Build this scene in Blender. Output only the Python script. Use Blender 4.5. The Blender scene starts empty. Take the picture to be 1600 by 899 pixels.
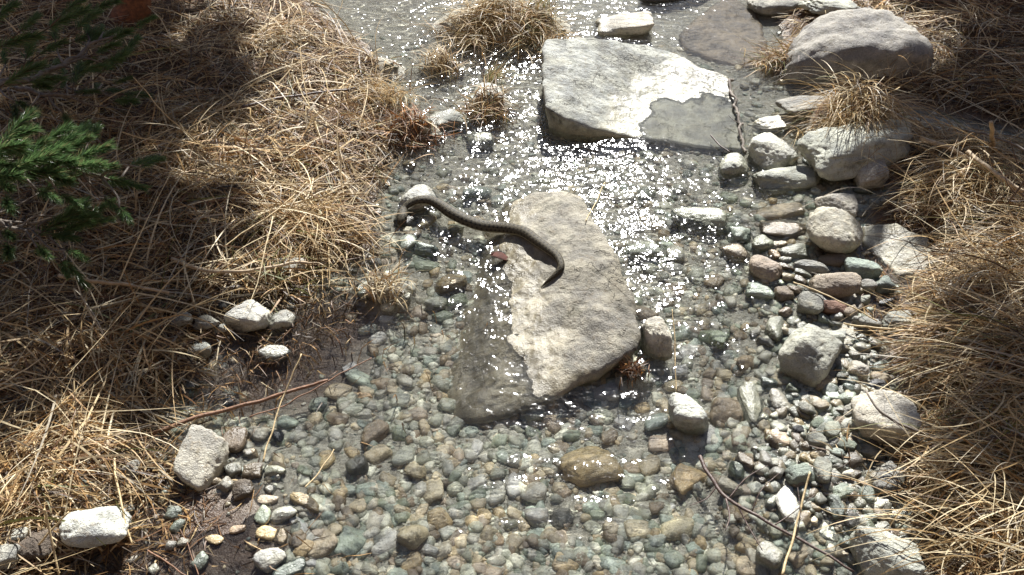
import bpy, bmesh, math, random
import numpy as np
from mathutils import Vector
from mathutils.bvhtree import BVHTree

random.seed(7)
RNG = np.random.default_rng(11)
R = math.radians
scene = bpy.context.scene
COL = scene.collection

# ------------------------------------------------------------------ camera
PITCH, CAMH, FPX = R(43), 1.6, 1232.0
cam_d = bpy.data.cameras.new('camera')
cam_d.sensor_width = 36
cam_d.lens = 36 * FPX / 1600
cam_d.clip_start, cam_d.clip_end = 0.02, 500
cam = bpy.data.objects.new('camera', cam_d)
cam.location = (0, 0, CAMH)
cam.rotation_euler = (math.pi / 2 - PITCH, 0, 0)
COL.objects.link(cam)
scene.camera = cam
CP, SP = math.cos(PITCH), math.sin(PITCH)


def ray(px, py):
    u, v = (px - 800) / FPX, (449.5 - py) / FPX
    return np.array([u, CP + v * SP, -SP + v * CP])


def pt(px, py, z=0.0):
    """where the line of sight through a spot of the photograph meets height z"""
    d = ray(px, py)
    return np.array([0, 0, CAMH]) + d * ((z - CAMH) / d[2])


def to_px(p):
    x, y, z = p[0], p[1], p[2] - CAMH
    dep = y * CP - z * SP
    return 800 + FPX * x / dep, 449.5 - FPX * (y * SP + z * CP) / dep


# ------------------------------------------------------------------ noise
_perm = RNG.permutation(512)
_perm = np.concatenate([_perm, _perm, _perm])
_g3 = RNG.normal(size=(512, 3))
_g3 /= np.linalg.norm(_g3, axis=1)[:, None]


def perlin(p):
    """gradient noise at points p (N,3), about -0.7..0.7"""
    p = np.asarray(p, float)
    i = np.floor(p).astype(int)
    f = p - i
    i &= 511
    u = f * f * f * (f * (f * 6 - 15) + 10)
    out = 0
    for dx in (0, 1):
        for dy in (0, 1):
            for dz in (0, 1):
                h = _perm[_perm[_perm[(i[:, 0] + dx) & 511] + ((i[:, 1] + dy) & 511)] + ((i[:, 2] + dz) & 511)]
                g = _g3[h]
                d = (g * (f - np.array([dx, dy, dz]))).sum(1)
                w = (u[:, 0] if dx else 1 - u[:, 0]) * (u[:, 1] if dy else 1 - u[:, 1]) * (u[:, 2] if dz else 1 - u[:, 2])
                out = out + d * w
    return out


def fbm(p, octv=4, gain=0.5):
    p = np.asarray(p, float)
    a, s = 1.0, 0.0
    for k in range(octv):
        s = s + a * perlin(p * 2 ** k + 17.3 * k)
        a *= gain
    return s


def smooth(a, b, x):
    t = np.clip((x - a) / (b - a), 0, 1)
    return t * t * (3 - 2 * t)


# ------------------------------------------------------------------ materials
def new_mat(name):
    m = bpy.data.materials.new(name)
    m.use_nodes = True
    nt = m.node_tree
    for n in list(nt.nodes):
        nt.nodes.remove(n)
    return m, nt


class NT:
    def __init__(self, nt):
        self.nt = nt

    def n(self, typ, **kw):
        nd = self.nt.nodes.new(typ)
        for k, v in kw.items():
            if k.startswith('i_'):
                key = k[2:]
                key = int(key) if key.isdigit() else key.replace('_', ' ')
                s = nd.inputs[key]
                if hasattr(v, 'is_output') and v.is_output:
                    self.nt.links.new(v, s)
                else:
                    s.default_value = v
            else:
                setattr(nd, k, v)
        return nd

    def math(self, op, a, b=0.0, clamp=False):
        nd = self.n('ShaderNodeMath', operation=op, use_clamp=clamp)
        for k, v in enumerate((a, b)):
            if hasattr(v, 'is_output'):
                self.nt.links.new(v, nd.inputs[k])
            else:
                nd.inputs[k].default_value = v
        return nd.outputs[0]

    def maprange(self, v, a, b, c, d, smoothstep=True):
        nd = self.n('ShaderNodeMapRange', interpolation_type='SMOOTHSTEP' if smoothstep else 'LINEAR')
        self.nt.links.new(v, nd.inputs[0])
        for k, x in zip((1, 2, 3, 4), (a, b, c, d)):
            nd.inputs[k].default_value = x
        return nd.outputs[0]

    def mix(self, f, a, b, blend='MIX'):
        nd = self.n('ShaderNodeMix', data_type='RGBA', blend_type=blend)
        for s, v in ((nd.inputs[0], f), (nd.inputs[6], a), (nd.inputs[7], b)):
            if hasattr(v, 'is_output'):
                self.nt.links.new(v, s)
            else:
                s.default_value = v if not isinstance(v, tuple) or len(v) == 4 else (*v, 1)
        return nd.outputs[2]

    def noise(self, vec, scale, detail=3, rough=0.55):
        nd = self.n('ShaderNodeTexNoise')
        nd.inputs['Scale'].default_value = scale
        nd.inputs['Detail'].default_value = detail
        nd.inputs['Roughness'].default_value = rough
        self.nt.links.new(vec, nd.inputs['Vector'])
        return nd.outputs[0]


def stone_material(name, source, wet_hi=0.022, craggy=False, gloss=0.52):
    """stone: colour from the object or the vertices, grain, flecks, veins, damp foot at the water line"""
    m, nt = new_mat(name)
    T = NT(nt)
    geo = T.n('ShaderNodeNewGeometry')
    pos = geo.outputs['Position']
    if source == 'object':
        oi = T.n('ShaderNodeObjectInfo')
        base = oi.outputs['Color']
        off = T.n('ShaderNodeVectorMath', operation='ADD')
        rnd = T.n('ShaderNodeCombineXYZ')
        rs = T.math('MULTIPLY', oi.outputs['Random'], 9.0)
        for k in range(3):
            nt.links.new(rs, rnd.inputs[k])
        nt.links.new(pos, off.inputs[0])
        nt.links.new(rnd.outputs[0], off.inputs[1])
        vec = off.outputs[0]
    else:
        at = T.n('ShaderNodeAttribute', attribute_name='Col')
        base = at.outputs['Color']
        vec = pos
    big = T.noise(vec, 14, 4)
    mid = T.noise(vec, 60, 4, 0.65)
    fine = T.noise(vec, 260, 3, 0.7)
    # patches lighter / darker, warmer stain
    c = T.mix(T.maprange(big, 0.35, 0.65, 0.0, 1.0), T.mix(1.0, base, (0.66, 0.66, 0.68), 'MULTIPLY'),
              T.mix(1.0, base, (1.22, 1.2, 1.14), 'MULTIPLY'))
    c = T.mix(T.maprange(mid, 0.5, 0.72, 0.0, 0.55), c, T.mix(1.0, base, (0.62, 0.5, 0.36), 'MULTIPLY'))
    c = T.mix(T.maprange(fine, 0.55, 0.68, 0.0, 0.75), c, T.mix(1.0, base, (0.28, 0.29, 0.28), 'MULTIPLY'))
    c = T.mix(T.maprange(fine, 0.42, 0.3, 0.0, 0.6), c, T.mix(1.0, base, (1.6, 1.6, 1.55), 'MULTIPLY'))
    lich = T.noise(vec, 21, 5, 0.72)
    c = T.mix(T.maprange(lich, 0.54, 0.66, 0.0, 0.6), c, T.mix(1.0, c, (0.40, 0.41, 0.36), 'MULTIPLY'))
    if craggy:
        crag = T.noise(vec, 24, 5, 0.7)
        veil = T.noise(vec, 4.5, 5, 0.65)
        c = T.mix(T.maprange(veil, 0.42, 0.62, 0.0, 0.85), c, T.mix(1.0, c, (0.62, 0.60, 0.55), 'MULTIPLY'))
        c = T.mix(T.maprange(crag, 0.60, 0.70, 0.0, 0.8), c, T.mix(1.0, c, (0.36, 0.35, 0.32), 'MULTIPLY'))
        vn = T.n('ShaderNodeTexVoronoi', feature='DISTANCE_TO_EDGE')
        vn.inputs['Scale'].default_value = 5.0
        dst = T.n('ShaderNodeVectorMath', operation='ADD')
        cmb = T.n('ShaderNodeCombineXYZ')
        for k in range(3):
            nt.links.new(T.math('MULTIPLY', T.noise(vec, 11 + 4 * k, 4), 0.22), cmb.inputs[k])
        nt.links.new(vec, dst.inputs[0])
        nt.links.new(cmb.outputs[0], dst.inputs[1])
        nt.links.new(dst.outputs[0], vn.inputs['Vector'])
        crack = T.math('MULTIPLY', T.maprange(vn.outputs['Distance'], 0.0, 0.018, 1.0, 0.0), T.maprange(veil, 0.46, 0.56, 0.0, 1.0))
        c = T.mix(T.math('MULTIPLY', crack, 0.7), c, T.mix(1.0, c, (0.25, 0.24, 0.22), 'MULTIPLY'))
    # wet below the splash line
    sep = T.n('ShaderNodeSeparateXYZ')
    nt.links.new(pos, sep.inputs[0])
    zz = T.math('ADD', sep.outputs['Z'], T.math('MULTIPLY', T.math('SUBTRACT', T.noise(pos, 9, 3), 0.5), -0.07))
    wet = T.maprange(zz, wet_hi - 0.012, wet_hi + 0.012, 1.0, 0.0)
    c = T.mix(wet, c, T.mix(1.0, c, (0.86, 0.82, 0.71) if craggy else (0.68, 0.675, 0.63), 'MULTIPLY'))
    bs = T.n('ShaderNodeBsdfPrincipled')
    nt.links.new(c, bs.inputs['Base Color'])
    nt.links.new(T.math('ADD', T.math('MULTIPLY', wet, -gloss), 0.8), bs.inputs['Roughness'])
    bs.inputs['Specular IOR Level'].default_value = 0.5
    hgt = T.math('ADD', T.math('MULTIPLY', mid, 0.7), T.math('MULTIPLY', fine, 0.45))
    if craggy:
        hgt = T.math('ADD', hgt, T.math('SUBTRACT', T.math('MULTIPLY', T.maprange(crag, 0.60, 0.72, 0.0, 1.0), -0.7), T.math('MULTIPLY', crack, 0.6)))
        hgt = T.math('ADD', hgt, T.math('MULTIPLY', crag, 0.9))
    bp = T.n('ShaderNodeBump')
    nt.links.new(T.math('SUBTRACT', 1.0, T.math('MULTIPLY', wet, 0.55)), bp.inputs['Strength'])
    bp.inputs['Distance'].default_value = 0.010
    nt.links.new(hgt, bp.inputs['Height'])
    nt.links.new(bp.outputs[0], bs.inputs['Normal'])
    out = T.n('ShaderNodeOutputMaterial')
    nt.links.new(bs.outputs[0], out.inputs[0])
    return m


def blade_material(name, transl=0.35, rough=0.55):
    m, nt = new_mat(name)
    T = NT(nt)
    at = T.n('ShaderNodeAttribute', attribute_name='Col')
    geo = T.n('ShaderNodeNewGeometry')
    nz = T.noise(geo.outputs['Position'], 120, 2)
    c = T.mix(T.maprange(nz, 0.3, 0.7, 0.0, 1.0), T.mix(1.0, at.outputs['Color'], (0.75, 0.72, 0.68), 'MULTIPLY'),
              T.mix(1.0, at.outputs['Color'], (1.15, 1.15, 1.12), 'MULTIPLY'))
    bs = T.n('ShaderNodeBsdfPrincipled')
    nt.links.new(c, bs.inputs['Base Color'])
    bs.inputs['Roughness'].default_value = rough
    tr = T.n('ShaderNodeBsdfTranslucent')
    nt.links.new(c, tr.inputs[0])
    mx = T.n('ShaderNodeMixShader')
    mx.inputs[0].default_value = transl
    nt.links.new(bs.outputs[0], mx.inputs[1])
    nt.links.new(tr.outputs[0], mx.inputs[2])
    out = T.n('ShaderNodeOutputMaterial')
    nt.links.new(mx.outputs[0], out.inputs[0])
    return m


def wood_material(name, a, b, rough=0.8):
    m, nt = new_mat(name)
    T = NT(nt)
    geo = T.n('ShaderNodeNewGeometry')
    nz = T.noise(geo.outputs['Position'], 55, 5, 0.7)
    c = T.mix(T.maprange(nz, 0.35, 0.65, 0.0, 1.0), a, b)
    bs = T.n('ShaderNodeBsdfPrincipled')
    nt.links.new(c, bs.inputs['Base Color'])
    bs.inputs['Roughness'].default_value = rough
    bp = T.n('ShaderNodeBump')
    bp.inputs['Strength'].default_value = 0.8
    bp.inputs['Distance'].default_value = 0.004
    nt.links.new(nz, bp.inputs['Height'])
    nt.links.new(bp.outputs[0], bs.inputs['Normal'])
    out = T.n('ShaderNodeOutputMaterial')
    nt.links.new(bs.outputs[0], out.inputs[0])
    return m


M_STONE = stone_material('stone', 'object')
M_SLAB = stone_material('slab_stone', 'object', 0.032, True, 0.4)
M_SLAB_WET = stone_material('wet_slab_stone', 'object', 0.040, True, 0.44)
M_GRAVEL = stone_material('gravel_stone', 'vertex', 0.034)
M_GRASS = blade_material('dry_blade')
M_NEEDLE = blade_material('pine_needle', 0.45, 0.35)
M_PALEWOOD = wood_material('bleached_wood', (0.50, 0.40, 0.27), (0.33, 0.25, 0.16))
M_DARKWOOD = wood_material('dark_twig', (0.055, 0.032, 0.026), (0.11, 0.075, 0.06), 0.5)
M_GREYWOOD = wood_material('grey_branch', (0.20, 0.17, 0.14), (0.10, 0.08, 0.065))
M_BARK = wood_material('pine_bark', (0.24, 0.095, 0.042), (0.10, 0.045, 0.025))
M_STRAW = wood_material('straw', (0.56, 0.44, 0.25), (0.42, 0.31, 0.16), 0.6)
M_REED = wood_material('rust_reed', (0.20, 0.095, 0.045), (0.11, 0.055, 0.028), 0.6)
M_REDLEAF = wood_material('dead_leaf', (0.09, 0.03, 0.02), (0.05, 0.02, 0.015), 0.95)


# ------------------------------------------------------------------ mesh helpers
def mesh_np(name, V, F, mat=None, colors=None, smooth_shade=True):
    """mesh from numpy vertices and a list of face index arrays (quads or triangles)"""
    me = bpy.data.meshes.new(name)
    V = np.asarray(V, np.float32)
    if not isinstance(F, list):
        F = [F]
    F = [np.asarray(f, np.int32) for f in F if len(f)]
    nl = sum(f.size for f in F)
    npoly = sum(len(f) for f in F)
    me.vertices.add(len(V))
    me.vertices.foreach_set('co', V.ravel())
    me.loops.add(nl)
    me.loops.foreach_set('vertex_index', np.concatenate([f.ravel() for f in F]))
    me.polygons.add(npoly)
    tot = np.concatenate([np.full(len(f), f.shape[1], np.int32) for f in F])
    start = np.concatenate([[0], np.cumsum(tot)[:-1]]).astype(np.int32)
    me.polygons.foreach_set('loop_start', start)
    me.polygons.foreach_set('loop_total', tot)
    if smooth_shade:
        me.polygons.foreach_set('use_smooth', np.ones(npoly, bool))
    me.update(calc_edges=True)
    me.validate()
    if colors is not None:
        a = me.color_attributes.new('Col', 'FLOAT_COLOR', 'POINT')
        a.data.foreach_set('color', np.c_[colors, np.ones(len(V))].astype(np.float32).ravel())
    if mat:
        me.materials.append(mat)
    return me


def link(name, me, parent=None):
    o = bpy.data.objects.new(name, me)
    COL.objects.link(o)
    if parent:
        o.parent = parent
    return o


def tag(o, label, cat=None, group=None, kind=None):
    o['label'] = label
    if cat:
        o['category'] = cat
    if group:
        o['group'] = group
    if kind:
        o['kind'] = kind
    return o


def grid_faces(nx, ny):
    i = np.arange(ny - 1)[:, None] * nx + np.arange(nx - 1)[None, :]
    return np.stack([i, i + 1, i + 1 + nx, i + nx], -1).reshape(-1, 4)


def tube(points, radii, sides=7, cap=True):
    """swept tube along points; returns V, F"""
    P = np.asarray(points, float)
    n = len(P)
    r = np.broadcast_to(np.asarray(radii, float), (n,))
    t = np.gradient(P, axis=0)
    t /= np.linalg.norm(t, axis=1)[:, None] + 1e-9
    up = np.array([0.02, 0.03, 1.0])
    s = np.cross(t, up)
    ln = np.linalg.norm(s, axis=1)[:, None]
    s = np.where(ln > 0.05, s / (ln + 1e-9), np.array([1.0, 0, 0]))
    b = np.cross(s, t)
    a = np.linspace(0, 2 * np.pi, sides, endpoint=False)
    V = (P[:, None] + r[:, None, None] * (np.cos(a)[None, :, None] * s[:, None] + np.sin(a)[None, :, None] * b[:, None])).reshape(-1, 3)
    i = np.arange(n - 1)[:, None] * sides + np.arange(sides)[None]
    j = np.arange(n - 1)[:, None] * sides + (np.arange(sides)[None] + 1) % sides
    F = np.stack([i, j, j + sides, i + sides], -1).reshape(-1, 4)
    T = np.zeros((0, 3), int)
    if cap:
        V = np.vstack([V, P[0], P[-1]])
        k = np.arange(sides)
        T = np.vstack([np.c_[(k + 1) % sides, k, np.full(sides, n * sides)],
                       np.c_[(n - 1) * sides + k, (n - 1) * sides + (k + 1) % sides, np.full(sides, n * sides + 1)]])
    return V, F, T


def resample(points, n, wob=0.0, rng=RNG):
    """smooth (Catmull-Rom) curve through points, n samples"""
    P = np.asarray(points, float)
    P = np.vstack([2 * P[0] - P[1], P, 2 * P[-1] - P[-2]])
    m = len(P) - 3
    t = np.linspace(0, m - 1e-6, n)
    k = t.astype(int)
    u = (t - k)[:, None]
    a, b, c, d = P[k], P[k + 1], P[k + 2], P[k + 3]
    out = 0.5 * (2 * b + (c - a) * u + (2 * a - 5 * b + 4 * c - d) * u ** 2 + (3 * b - a - 3 * c + d) * u ** 3)
    if wob:
        out = out + wob * np.c_[perlin(out * 22), perlin(out * 22 + 9.1), perlin(out * 22 + 4.7)]
    return out


# ------------------------------------------------------------------ ground
edge_px = [(1205, 0), (1222, 60), (1195, 112), (1300, 140), (1430, 168), (1560, 196), (1640, 205), (1640, 224), (1540, 222),
           (1430, 206), (1330, 182), (1250, 165), (1262, 205), (1330, 268), (1400, 300), (1350, 330), (1360, 350), (1455, 378),
           (1440, 430), (1405, 460), (1400, 500), (1385, 545), (1400, 600), (1430, 650), (1400, 700), (1380, 725), (1412, 770),
           (1425, 810), (1445, 860), (1460, 905)]
edge_l = [(60, 930), (95, 885), (190, 855), (205, 790), (255, 770), (255, 725), (215, 690), (262, 655), (240, 625), (320, 585),
          (300, 545), (365, 535), (372, 475), (430, 470), (470, 480), (478, 430), (555, 412), (590, 385), (582, 345), (592, 300),
          (600, 262), (645, 215), (605, 200), (560, 185), (602, 150), (592, 110), (580, 70), (525, 40), (485, 0)]
POLY = np.array([(2.2, 9.0), (1.7, 6.0), (1.45, 4.6)] + [tuple(pt(*p)[:2]) for p in edge_px]
                + [(1.1, 0.2), (1.2, -2.0), (-1.6, -2.0), (-1.2, 0.3)] + [tuple(pt(*p)[:2]) for p in edge_l]
                + [(-1.2, 4.6), (-0.9, 6.2), (-0.3, 9.0)])


def sdf(x, y):
    """distance to the water's edge, positive in the stream"""
    x, y = np.asarray(x, float).ravel(), np.asarray(y, float).ravel()
    A, B = POLY, np.roll(POLY, -1, 0)
    d2 = np.full(len(x), 1e9)
    ins = np.zeros(len(x), bool)
    for a, b in zip(A, B):
        e = b - a
        t = np.clip(((x - a[0]) * e[0] + (y - a[1]) * e[1]) / (e @ e), 0, 1)
        d2 = np.minimum(d2, (x - a[0] - t * e[0]) ** 2 + (y - a[1] - t * e[1]) ** 2)
        c = ((a[1] > y) != (b[1] > y))
        ins ^= c & (x < (b[0] - a[0]) * (y - a[1]) / (b[1] - a[1] + 1e-12) + a[0])
    return np.where(ins, 1, -1) * np.sqrt(d2)


# islands and shoals: px, py, radius x, radius y (metres), height
MOUNDS = [(745, 40, .22, .16, .10), (830, 45, .2, .16, .10), (765, 165, .11, .07, .07), (600, 455, .08, .06, .035), (1330, 195, .17, .10, .09),
          (650, 205, .1, .06, .06), (600, 110, .1, .08, .05), (690, 105, .1, .05, .055), (990, 582, .05, .04, .03)]
MOUNDS = [(pt(a, b)[0], pt(a, b)[1], c, d, e) for a, b, c, d, e in MOUNDS]
MUD = [(300, 840, .22, .16), (230, 880, .2, .14), (450, 560, .22, .17), (520, 500, .16, .12), (380, 600, .12, .1), (1390, 400, .12, .14),
       (380, 860, .1, .1), (260, 740, .1, .1), (1385, 480, .08, .08)]
MUD = [(pt(a, b)[0], pt(a, b)[1], c, d) for a, b, c, d in MUD]
SHOAL = [(1270, 420, .33, .3, .046), (1300, 600, .22, .3, .042), (1300, 770, .22, .24, .04), (1190, 720, .13, .2, .02), (1250, 270, .3, .2, .03), (320, 840, .3, .2, .03),
         (400, 740, .18, .14, .03), (450, 850, .2, .12, .02), (640, 350, .12, .1, .02)]
SHOAL = [(pt(a, b)[0], pt(a, b)[1], c, d, e) for a, b, c, d, e in SHOAL]


def ground_raw(x, y):
    x, y = np.asarray(x, float).ravel(), np.asarray(y, float).ravel()
    s = sdf(x, y)
    p = np.c_[x, y, np.zeros(len(x))]
    d = np.clip(s, 0, None)
    b = np.clip(-s, 0, None)
    bed = -0.006 - 0.062 * (1 - np.exp(-d / 0.16))
    for mx, my, rx, ry, h in SHOAL:
        bed = bed + h * np.exp(-((x - mx) / rx) ** 2 - ((y - my) / ry) ** 2) * smooth(0, .1, d)
    bank = -0.004 + 0.075 * (1 - np.exp(-b / 0.12)) + 0.10 * smooth(.3, 1.6, b) + 0.55 * smooth(1.5, 9, b) + 0.7 * np.clip(np.abs(x - 0.12 * np.clip(y, 0, 60)) - 3.6, 0, 40)  # steep outer valley sides, out of view, added to hold back skylight
    bank = bank + smooth(0.03, 0.25, b) * (0.04 * fbm(p * 3.1 + 5, 3) + 0.03 * fbm(p * 9 + 2, 2))
    z = np.where(s > 0, bed, bank) + 0.33 * np.clip(y - 7.0, 0, None) * smooth(7, 9, y) + 0.8 * np.clip(-2.4 - y, 0, 40)  # unseen rises added: upstream one darkens reflections, rear one blocks skylight
    z = z + 0.012 * fbm(p * 14, 3) * smooth(0.0, .06, np.abs(s)) * np.where(s > 0, 0.7, 1)
    for mx, my, rx, ry, h in MOUNDS:
        g = np.exp(-(((x - mx) / rx) ** 2 + ((y - my) / ry) ** 2) ** 1.5)
        z = np.maximum(z, z + g * (h - np.minimum(z, 0) * 0.6))
    return z


def axis(a, b, step, lo, hi, n):
    f = np.arange(a, b + step / 2, step)
    g = np.geomspace(step, hi - b, n)
    h = np.geomspace(step, a - lo, n)
    return np.concatenate([(a - h)[::-1], f, b + g])


gx = axis(-3.2, 3.4, 0.018, -80, 80, 34)
gy = axis(0.2, 5.6, 0.018, -60, 120, 34)
GXX, GYY = np.meshgrid(gx, gy)
GZ = ground_raw(GXX, GYY).reshape(GXX.shape)


def ground_z(x, y):
    """height of the ground, read from its own grid"""
    x, y = np.asarray(x, float), np.asarray(y, float)
    i = np.clip(np.searchsorted(gx, x) - 1, 0, len(gx) - 2)
    j = np.clip(np.searchsorted(gy, y) - 1, 0, len(gy) - 2)
    u = np.clip((x - gx[i]) / (gx[i + 1] - gx[i]), 0, 1)
    v = np.clip((y - gy[j]) / (gy[j + 1] - gy[j]), 0, 1)
    return (GZ[j, i] * (1 - u) + GZ[j, i + 1] * u) * (1 - v) + (GZ[j + 1, i] * (1 - u) + GZ[j + 1, i + 1] * u) * v


def ground_pt(px, py):
    """spot of the ground seen through a pixel"""
    z = 0.0
    for _ in range(8):
        p = pt(px, py, z)
        z = 0.5 * z + 0.5 * float(ground_z(p[0], p[1]))
    return pt(px, py, z)


def mud_at(x, y):
    m = np.zeros(np.shape(x))
    for mx, my, rx, ry in MUD:
        m = np.maximum(m, np.exp(-(((x - mx) / rx) ** 2 + ((y - my) / ry) ** 2) ** 2))
    return m


gme = mesh_np('ground', np.c_[GXX.ravel(), GYY.ravel(), GZ.ravel()], grid_faces(len(gx), len(gy)))
sd = sdf(GXX, GYY)
attr = gme.color_attributes.new('Col', 'FLOAT_COLOR', 'POINT')
attr.data.foreach_set('color', np.c_[smooth(0.03, -0.03, sd), mud_at(GXX.ravel(), GYY.ravel()), np.zeros(len(sd)), np.ones(len(sd))].astype(np.float32).ravel())
gm, gnt = new_mat('ground')
T = NT(gnt)
at = T.n('ShaderNodeAttribute', attribute_name='Col')
sp = T.n('ShaderNodeSeparateColor')
gnt.links.new(at.outputs['Color'], sp.inputs[0])
geo = T.n('ShaderNodeNewGeometry')
pos = geo.outputs['Position']
n1, n2, n3 = T.noise(pos, 9, 4), T.noise(pos, 70, 4, 0.7), T.noise(pos, 230, 3, 0.7)
bedc = T.mix(T.maprange(n2, 0.35, 0.65, 0, 1), (0.27, 0.25, 0.195), (0.46, 0.44, 0.36))
bedc = T.mix(T.maprange(n3, 0.5, 0.65, 0, 0.7), bedc, (0.08, 0.08, 0.065))
mudc = T.mix(T.maprange(n1, 0.35, 0.65, 0, 1), (0.075, 0.047, 0.033), (0.13, 0.09, 0.065))
mudc = T.mix(T.maprange(n3, 0.52, 0.66, 0, 0.5), mudc, (0.24, 0.2, 0.15))
bankc = T.mix(T.maprange(n2, 0.35, 0.65, 0, 1), (0.045, 0.028, 0.017), (0.14, 0.085, 0.045))
c = T.mix(sp.outputs[1], bedc, mudc)
c = T.mix(sp.outputs[0], c, bankc)
bs = T.n('ShaderNodeBsdfPrincipled')
gnt.links.new(c, bs.inputs['Base Color'])
sz = T.n('ShaderNodeSeparateXYZ')
gnt.links.new(pos, sz.inputs[0])
gnt.links.new(T.maprange(sz.outputs['Z'], 0.0, 0.03, 0.3, 0.9), bs.inputs['Roughness'])
bp = T.n('ShaderNodeBump')
bp.inputs['Strength'].default_value = 0.9
bp.inputs['Distance'].default_value = 0.008
gnt.links.new(T.math('ADD', n2, T.math('MULTIPLY', n3, 0.5)), bp.inputs['Height'])
gnt.links.new(bp.outputs[0], bs.inputs['Normal'])
out = T.n('ShaderNodeOutputMaterial')
gnt.links.new(bs.outputs[0], out.inputs[0])
gme.materials.append(gm)
ground = tag(link('ground', gme), 'stream bed of sand and mud between brown earth banks', kind='structure')

# ------------------------------------------------------------------ water
wx = np.concatenate([np.linspace(-6, -2.1, 14), np.arange(-2.0, 2.7, 0.009), np.linspace(2.8, 6, 14)])
wy = np.concatenate([np.linspace(-2.6, 0.5, 16), np.arange(0.55, 4.7, 0.009), np.linspace(4.8, 7.6, 20)])
WX, WY = np.meshgrid(wx, wy)
X, Y = WX.ravel(), WY.ravel()


def blob(px, py, rx, ry):
    p = pt(px, py)
    return np.exp(-(((X - p[0]) / rx) ** 2 + ((Y - p[1]) / ry) ** 2))


amp = 0.62 + 0.6 * smooth(1.15, 2.0, Y + 0.25 * X)
amp *= np.maximum(smooth(-1.2, -0.55, X - 0.12 * (Y - 1.5)), smooth(1.9, 2.3, Y))
amp *= 1 - 0.85 * blob(450, 570, .4, .3)
amp *= 1 - 0.97 * np.minimum(1, 1.6 * blob(1075, 185, .19, .24))
amp *= 1 - 0.55 * blob(1110, 70, .3, .5)
amp *= 1 - 0.4 * blob(1360, 500, .2, .7)
amp = amp + 0.5 * blob(800, 760, .25, .12) + 0.35 * blob(960, 760, .2, .12) + 0.3 * blob(700, 540, .15, .3)
amp = amp + 0.85 * smooth(2.4, 3.2, Y) * smooth(0.3, -0.4, X)
amp = np.maximum(amp, 0.02)
warp = 0.06 * fbm(np.c_[X * 4, Y * 4, X * 0 + 3], 2)
Pw = np.c_[X + warp, Y + warp * 0.7, np.zeros(len(X))]
hw = 0.0036 * perlin(Pw * [7, 13, 1]) + 0.0028 * perlin(Pw * [15, 29, 1] + 5) + 0.0018 * perlin(Pw * [32, 54, 1] + 9)
near = smooth(-2.05, -1.9, X) * smooth(2.65, 2.5, X) * smooth(0.5, 0.6, Y) * smooth(4.65, 4.5, Y)
WZ = 1.3 * hw * amp * near
wme = mesh_np('water', np.c_[X, Y, WZ], grid_faces(len(wx), len(wy)))
aw = wme.color_attributes.new('Col', 'FLOAT_COLOR', 'POINT')
aw.data.foreach_set('color', np.c_[amp, amp, amp, np.ones(len(X))].astype(np.float32).ravel())
wm, wnt = new_mat('stream_water')
T = NT(wnt)
geo = T.n('ShaderNodeNewGeometry')
at = T.n('ShaderNodeAttribute', attribute_name='Col')
b1 = T.noise(geo.outputs['Position'], 56, 1, 0.4)
bp = T.n('ShaderNodeBump')
bp.inputs['Distance'].default_value = 0.0042
sAmp = T.n('ShaderNodeSeparateColor')
wnt.links.new(at.outputs['Color'], sAmp.inputs[0])
wnt.links.new(T.math('MULTIPLY', sAmp.outputs[0], 0.55, True), bp.inputs['Strength'])
wnt.links.new(b1, bp.inputs['Height'])
fr = T.n('ShaderNodeLayerWeight')
fr.inputs['Blend'].default_value = 0.5
wnt.links.new(bp.outputs[0], fr.inputs['Normal'])
schlick = T.math('ADD', T.math('MULTIPLY', T.math('POWER', fr.outputs['Facing'], 5.0), 0.97), 0.022)
tr = T.n('ShaderNodeBsdfRefraction')
tr.inputs['IOR'].default_value = 1.333
tr.inputs['Roughness'].default_value = 0.0
tr.inputs[0].default_value = (0.98, 0.99, 0.985, 1)
gl = T.n('ShaderNodeBsdfGlossy')
gl.inputs['Roughness'].default_value = 0.08
wnt.links.new(bp.outputs[0], gl.inputs['Normal'])
mx = T.n('ShaderNodeMixShader')
wnt.links.new(schlick, mx.inputs[0])
tt = T.n('ShaderNodeBsdfTransparent')
tt.inputs[0].default_value = (0.98, 0.99, 0.985, 1)
m0 = T.n('ShaderNodeMixShader')
m0.inputs[0].default_value = 0.2
wnt.links.new(tr.outputs[0], m0.inputs[1])
wnt.links.new(tt.outputs[0], m0.inputs[2])
wnt.links.new(m0.outputs[0], mx.inputs[1])
wnt.links.new(gl.outputs[0], mx.inputs[2])
out = T.n('ShaderNodeOutputMaterial')
wnt.links.new(mx.outputs[0], out.inputs[0])
wme.materials.append(wm)
water = tag(link('water', wme), 'clear shallow stream water rippling and glittering over the stones', kind='structure')

# ------------------------------------------------------------------ stones
HUE = {
    'grey': ((0.32, 0.315, 0.28), 'grey'), 'greygreen': ((0.285, 0.30, 0.25), 'grey-green'), 'bluegreen': ((0.255, 0.31, 0.275), 'blue-green'),
    'green': ((0.18, 0.215, 0.165), 'dark green'), 'tan': ((0.37, 0.31, 0.21), 'tan'), 'ochre': ((0.37, 0.28, 0.15), 'ochre'),
    'orange': ((0.42, 0.27, 0.14), 'orange'), 'brown': ((0.21, 0.16, 0.105), 'brown'), 'pink': ((0.33, 0.265, 0.205), 'pinkish brown'),
    'cream': ((0.50, 0.465, 0.385), 'cream'), 'white': ((0.50, 0.51, 0.47), 'white'), 'black': ((0.022, 0.022, 0.026), 'black'),
    'dark': ((0.09, 0.09, 0.08), 'dark grey'), 'pale': ((0.46, 0.47, 0.41), 'pale grey'), 'red': ((0.22, 0.11, 0.075), 'reddish'),
}


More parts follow.
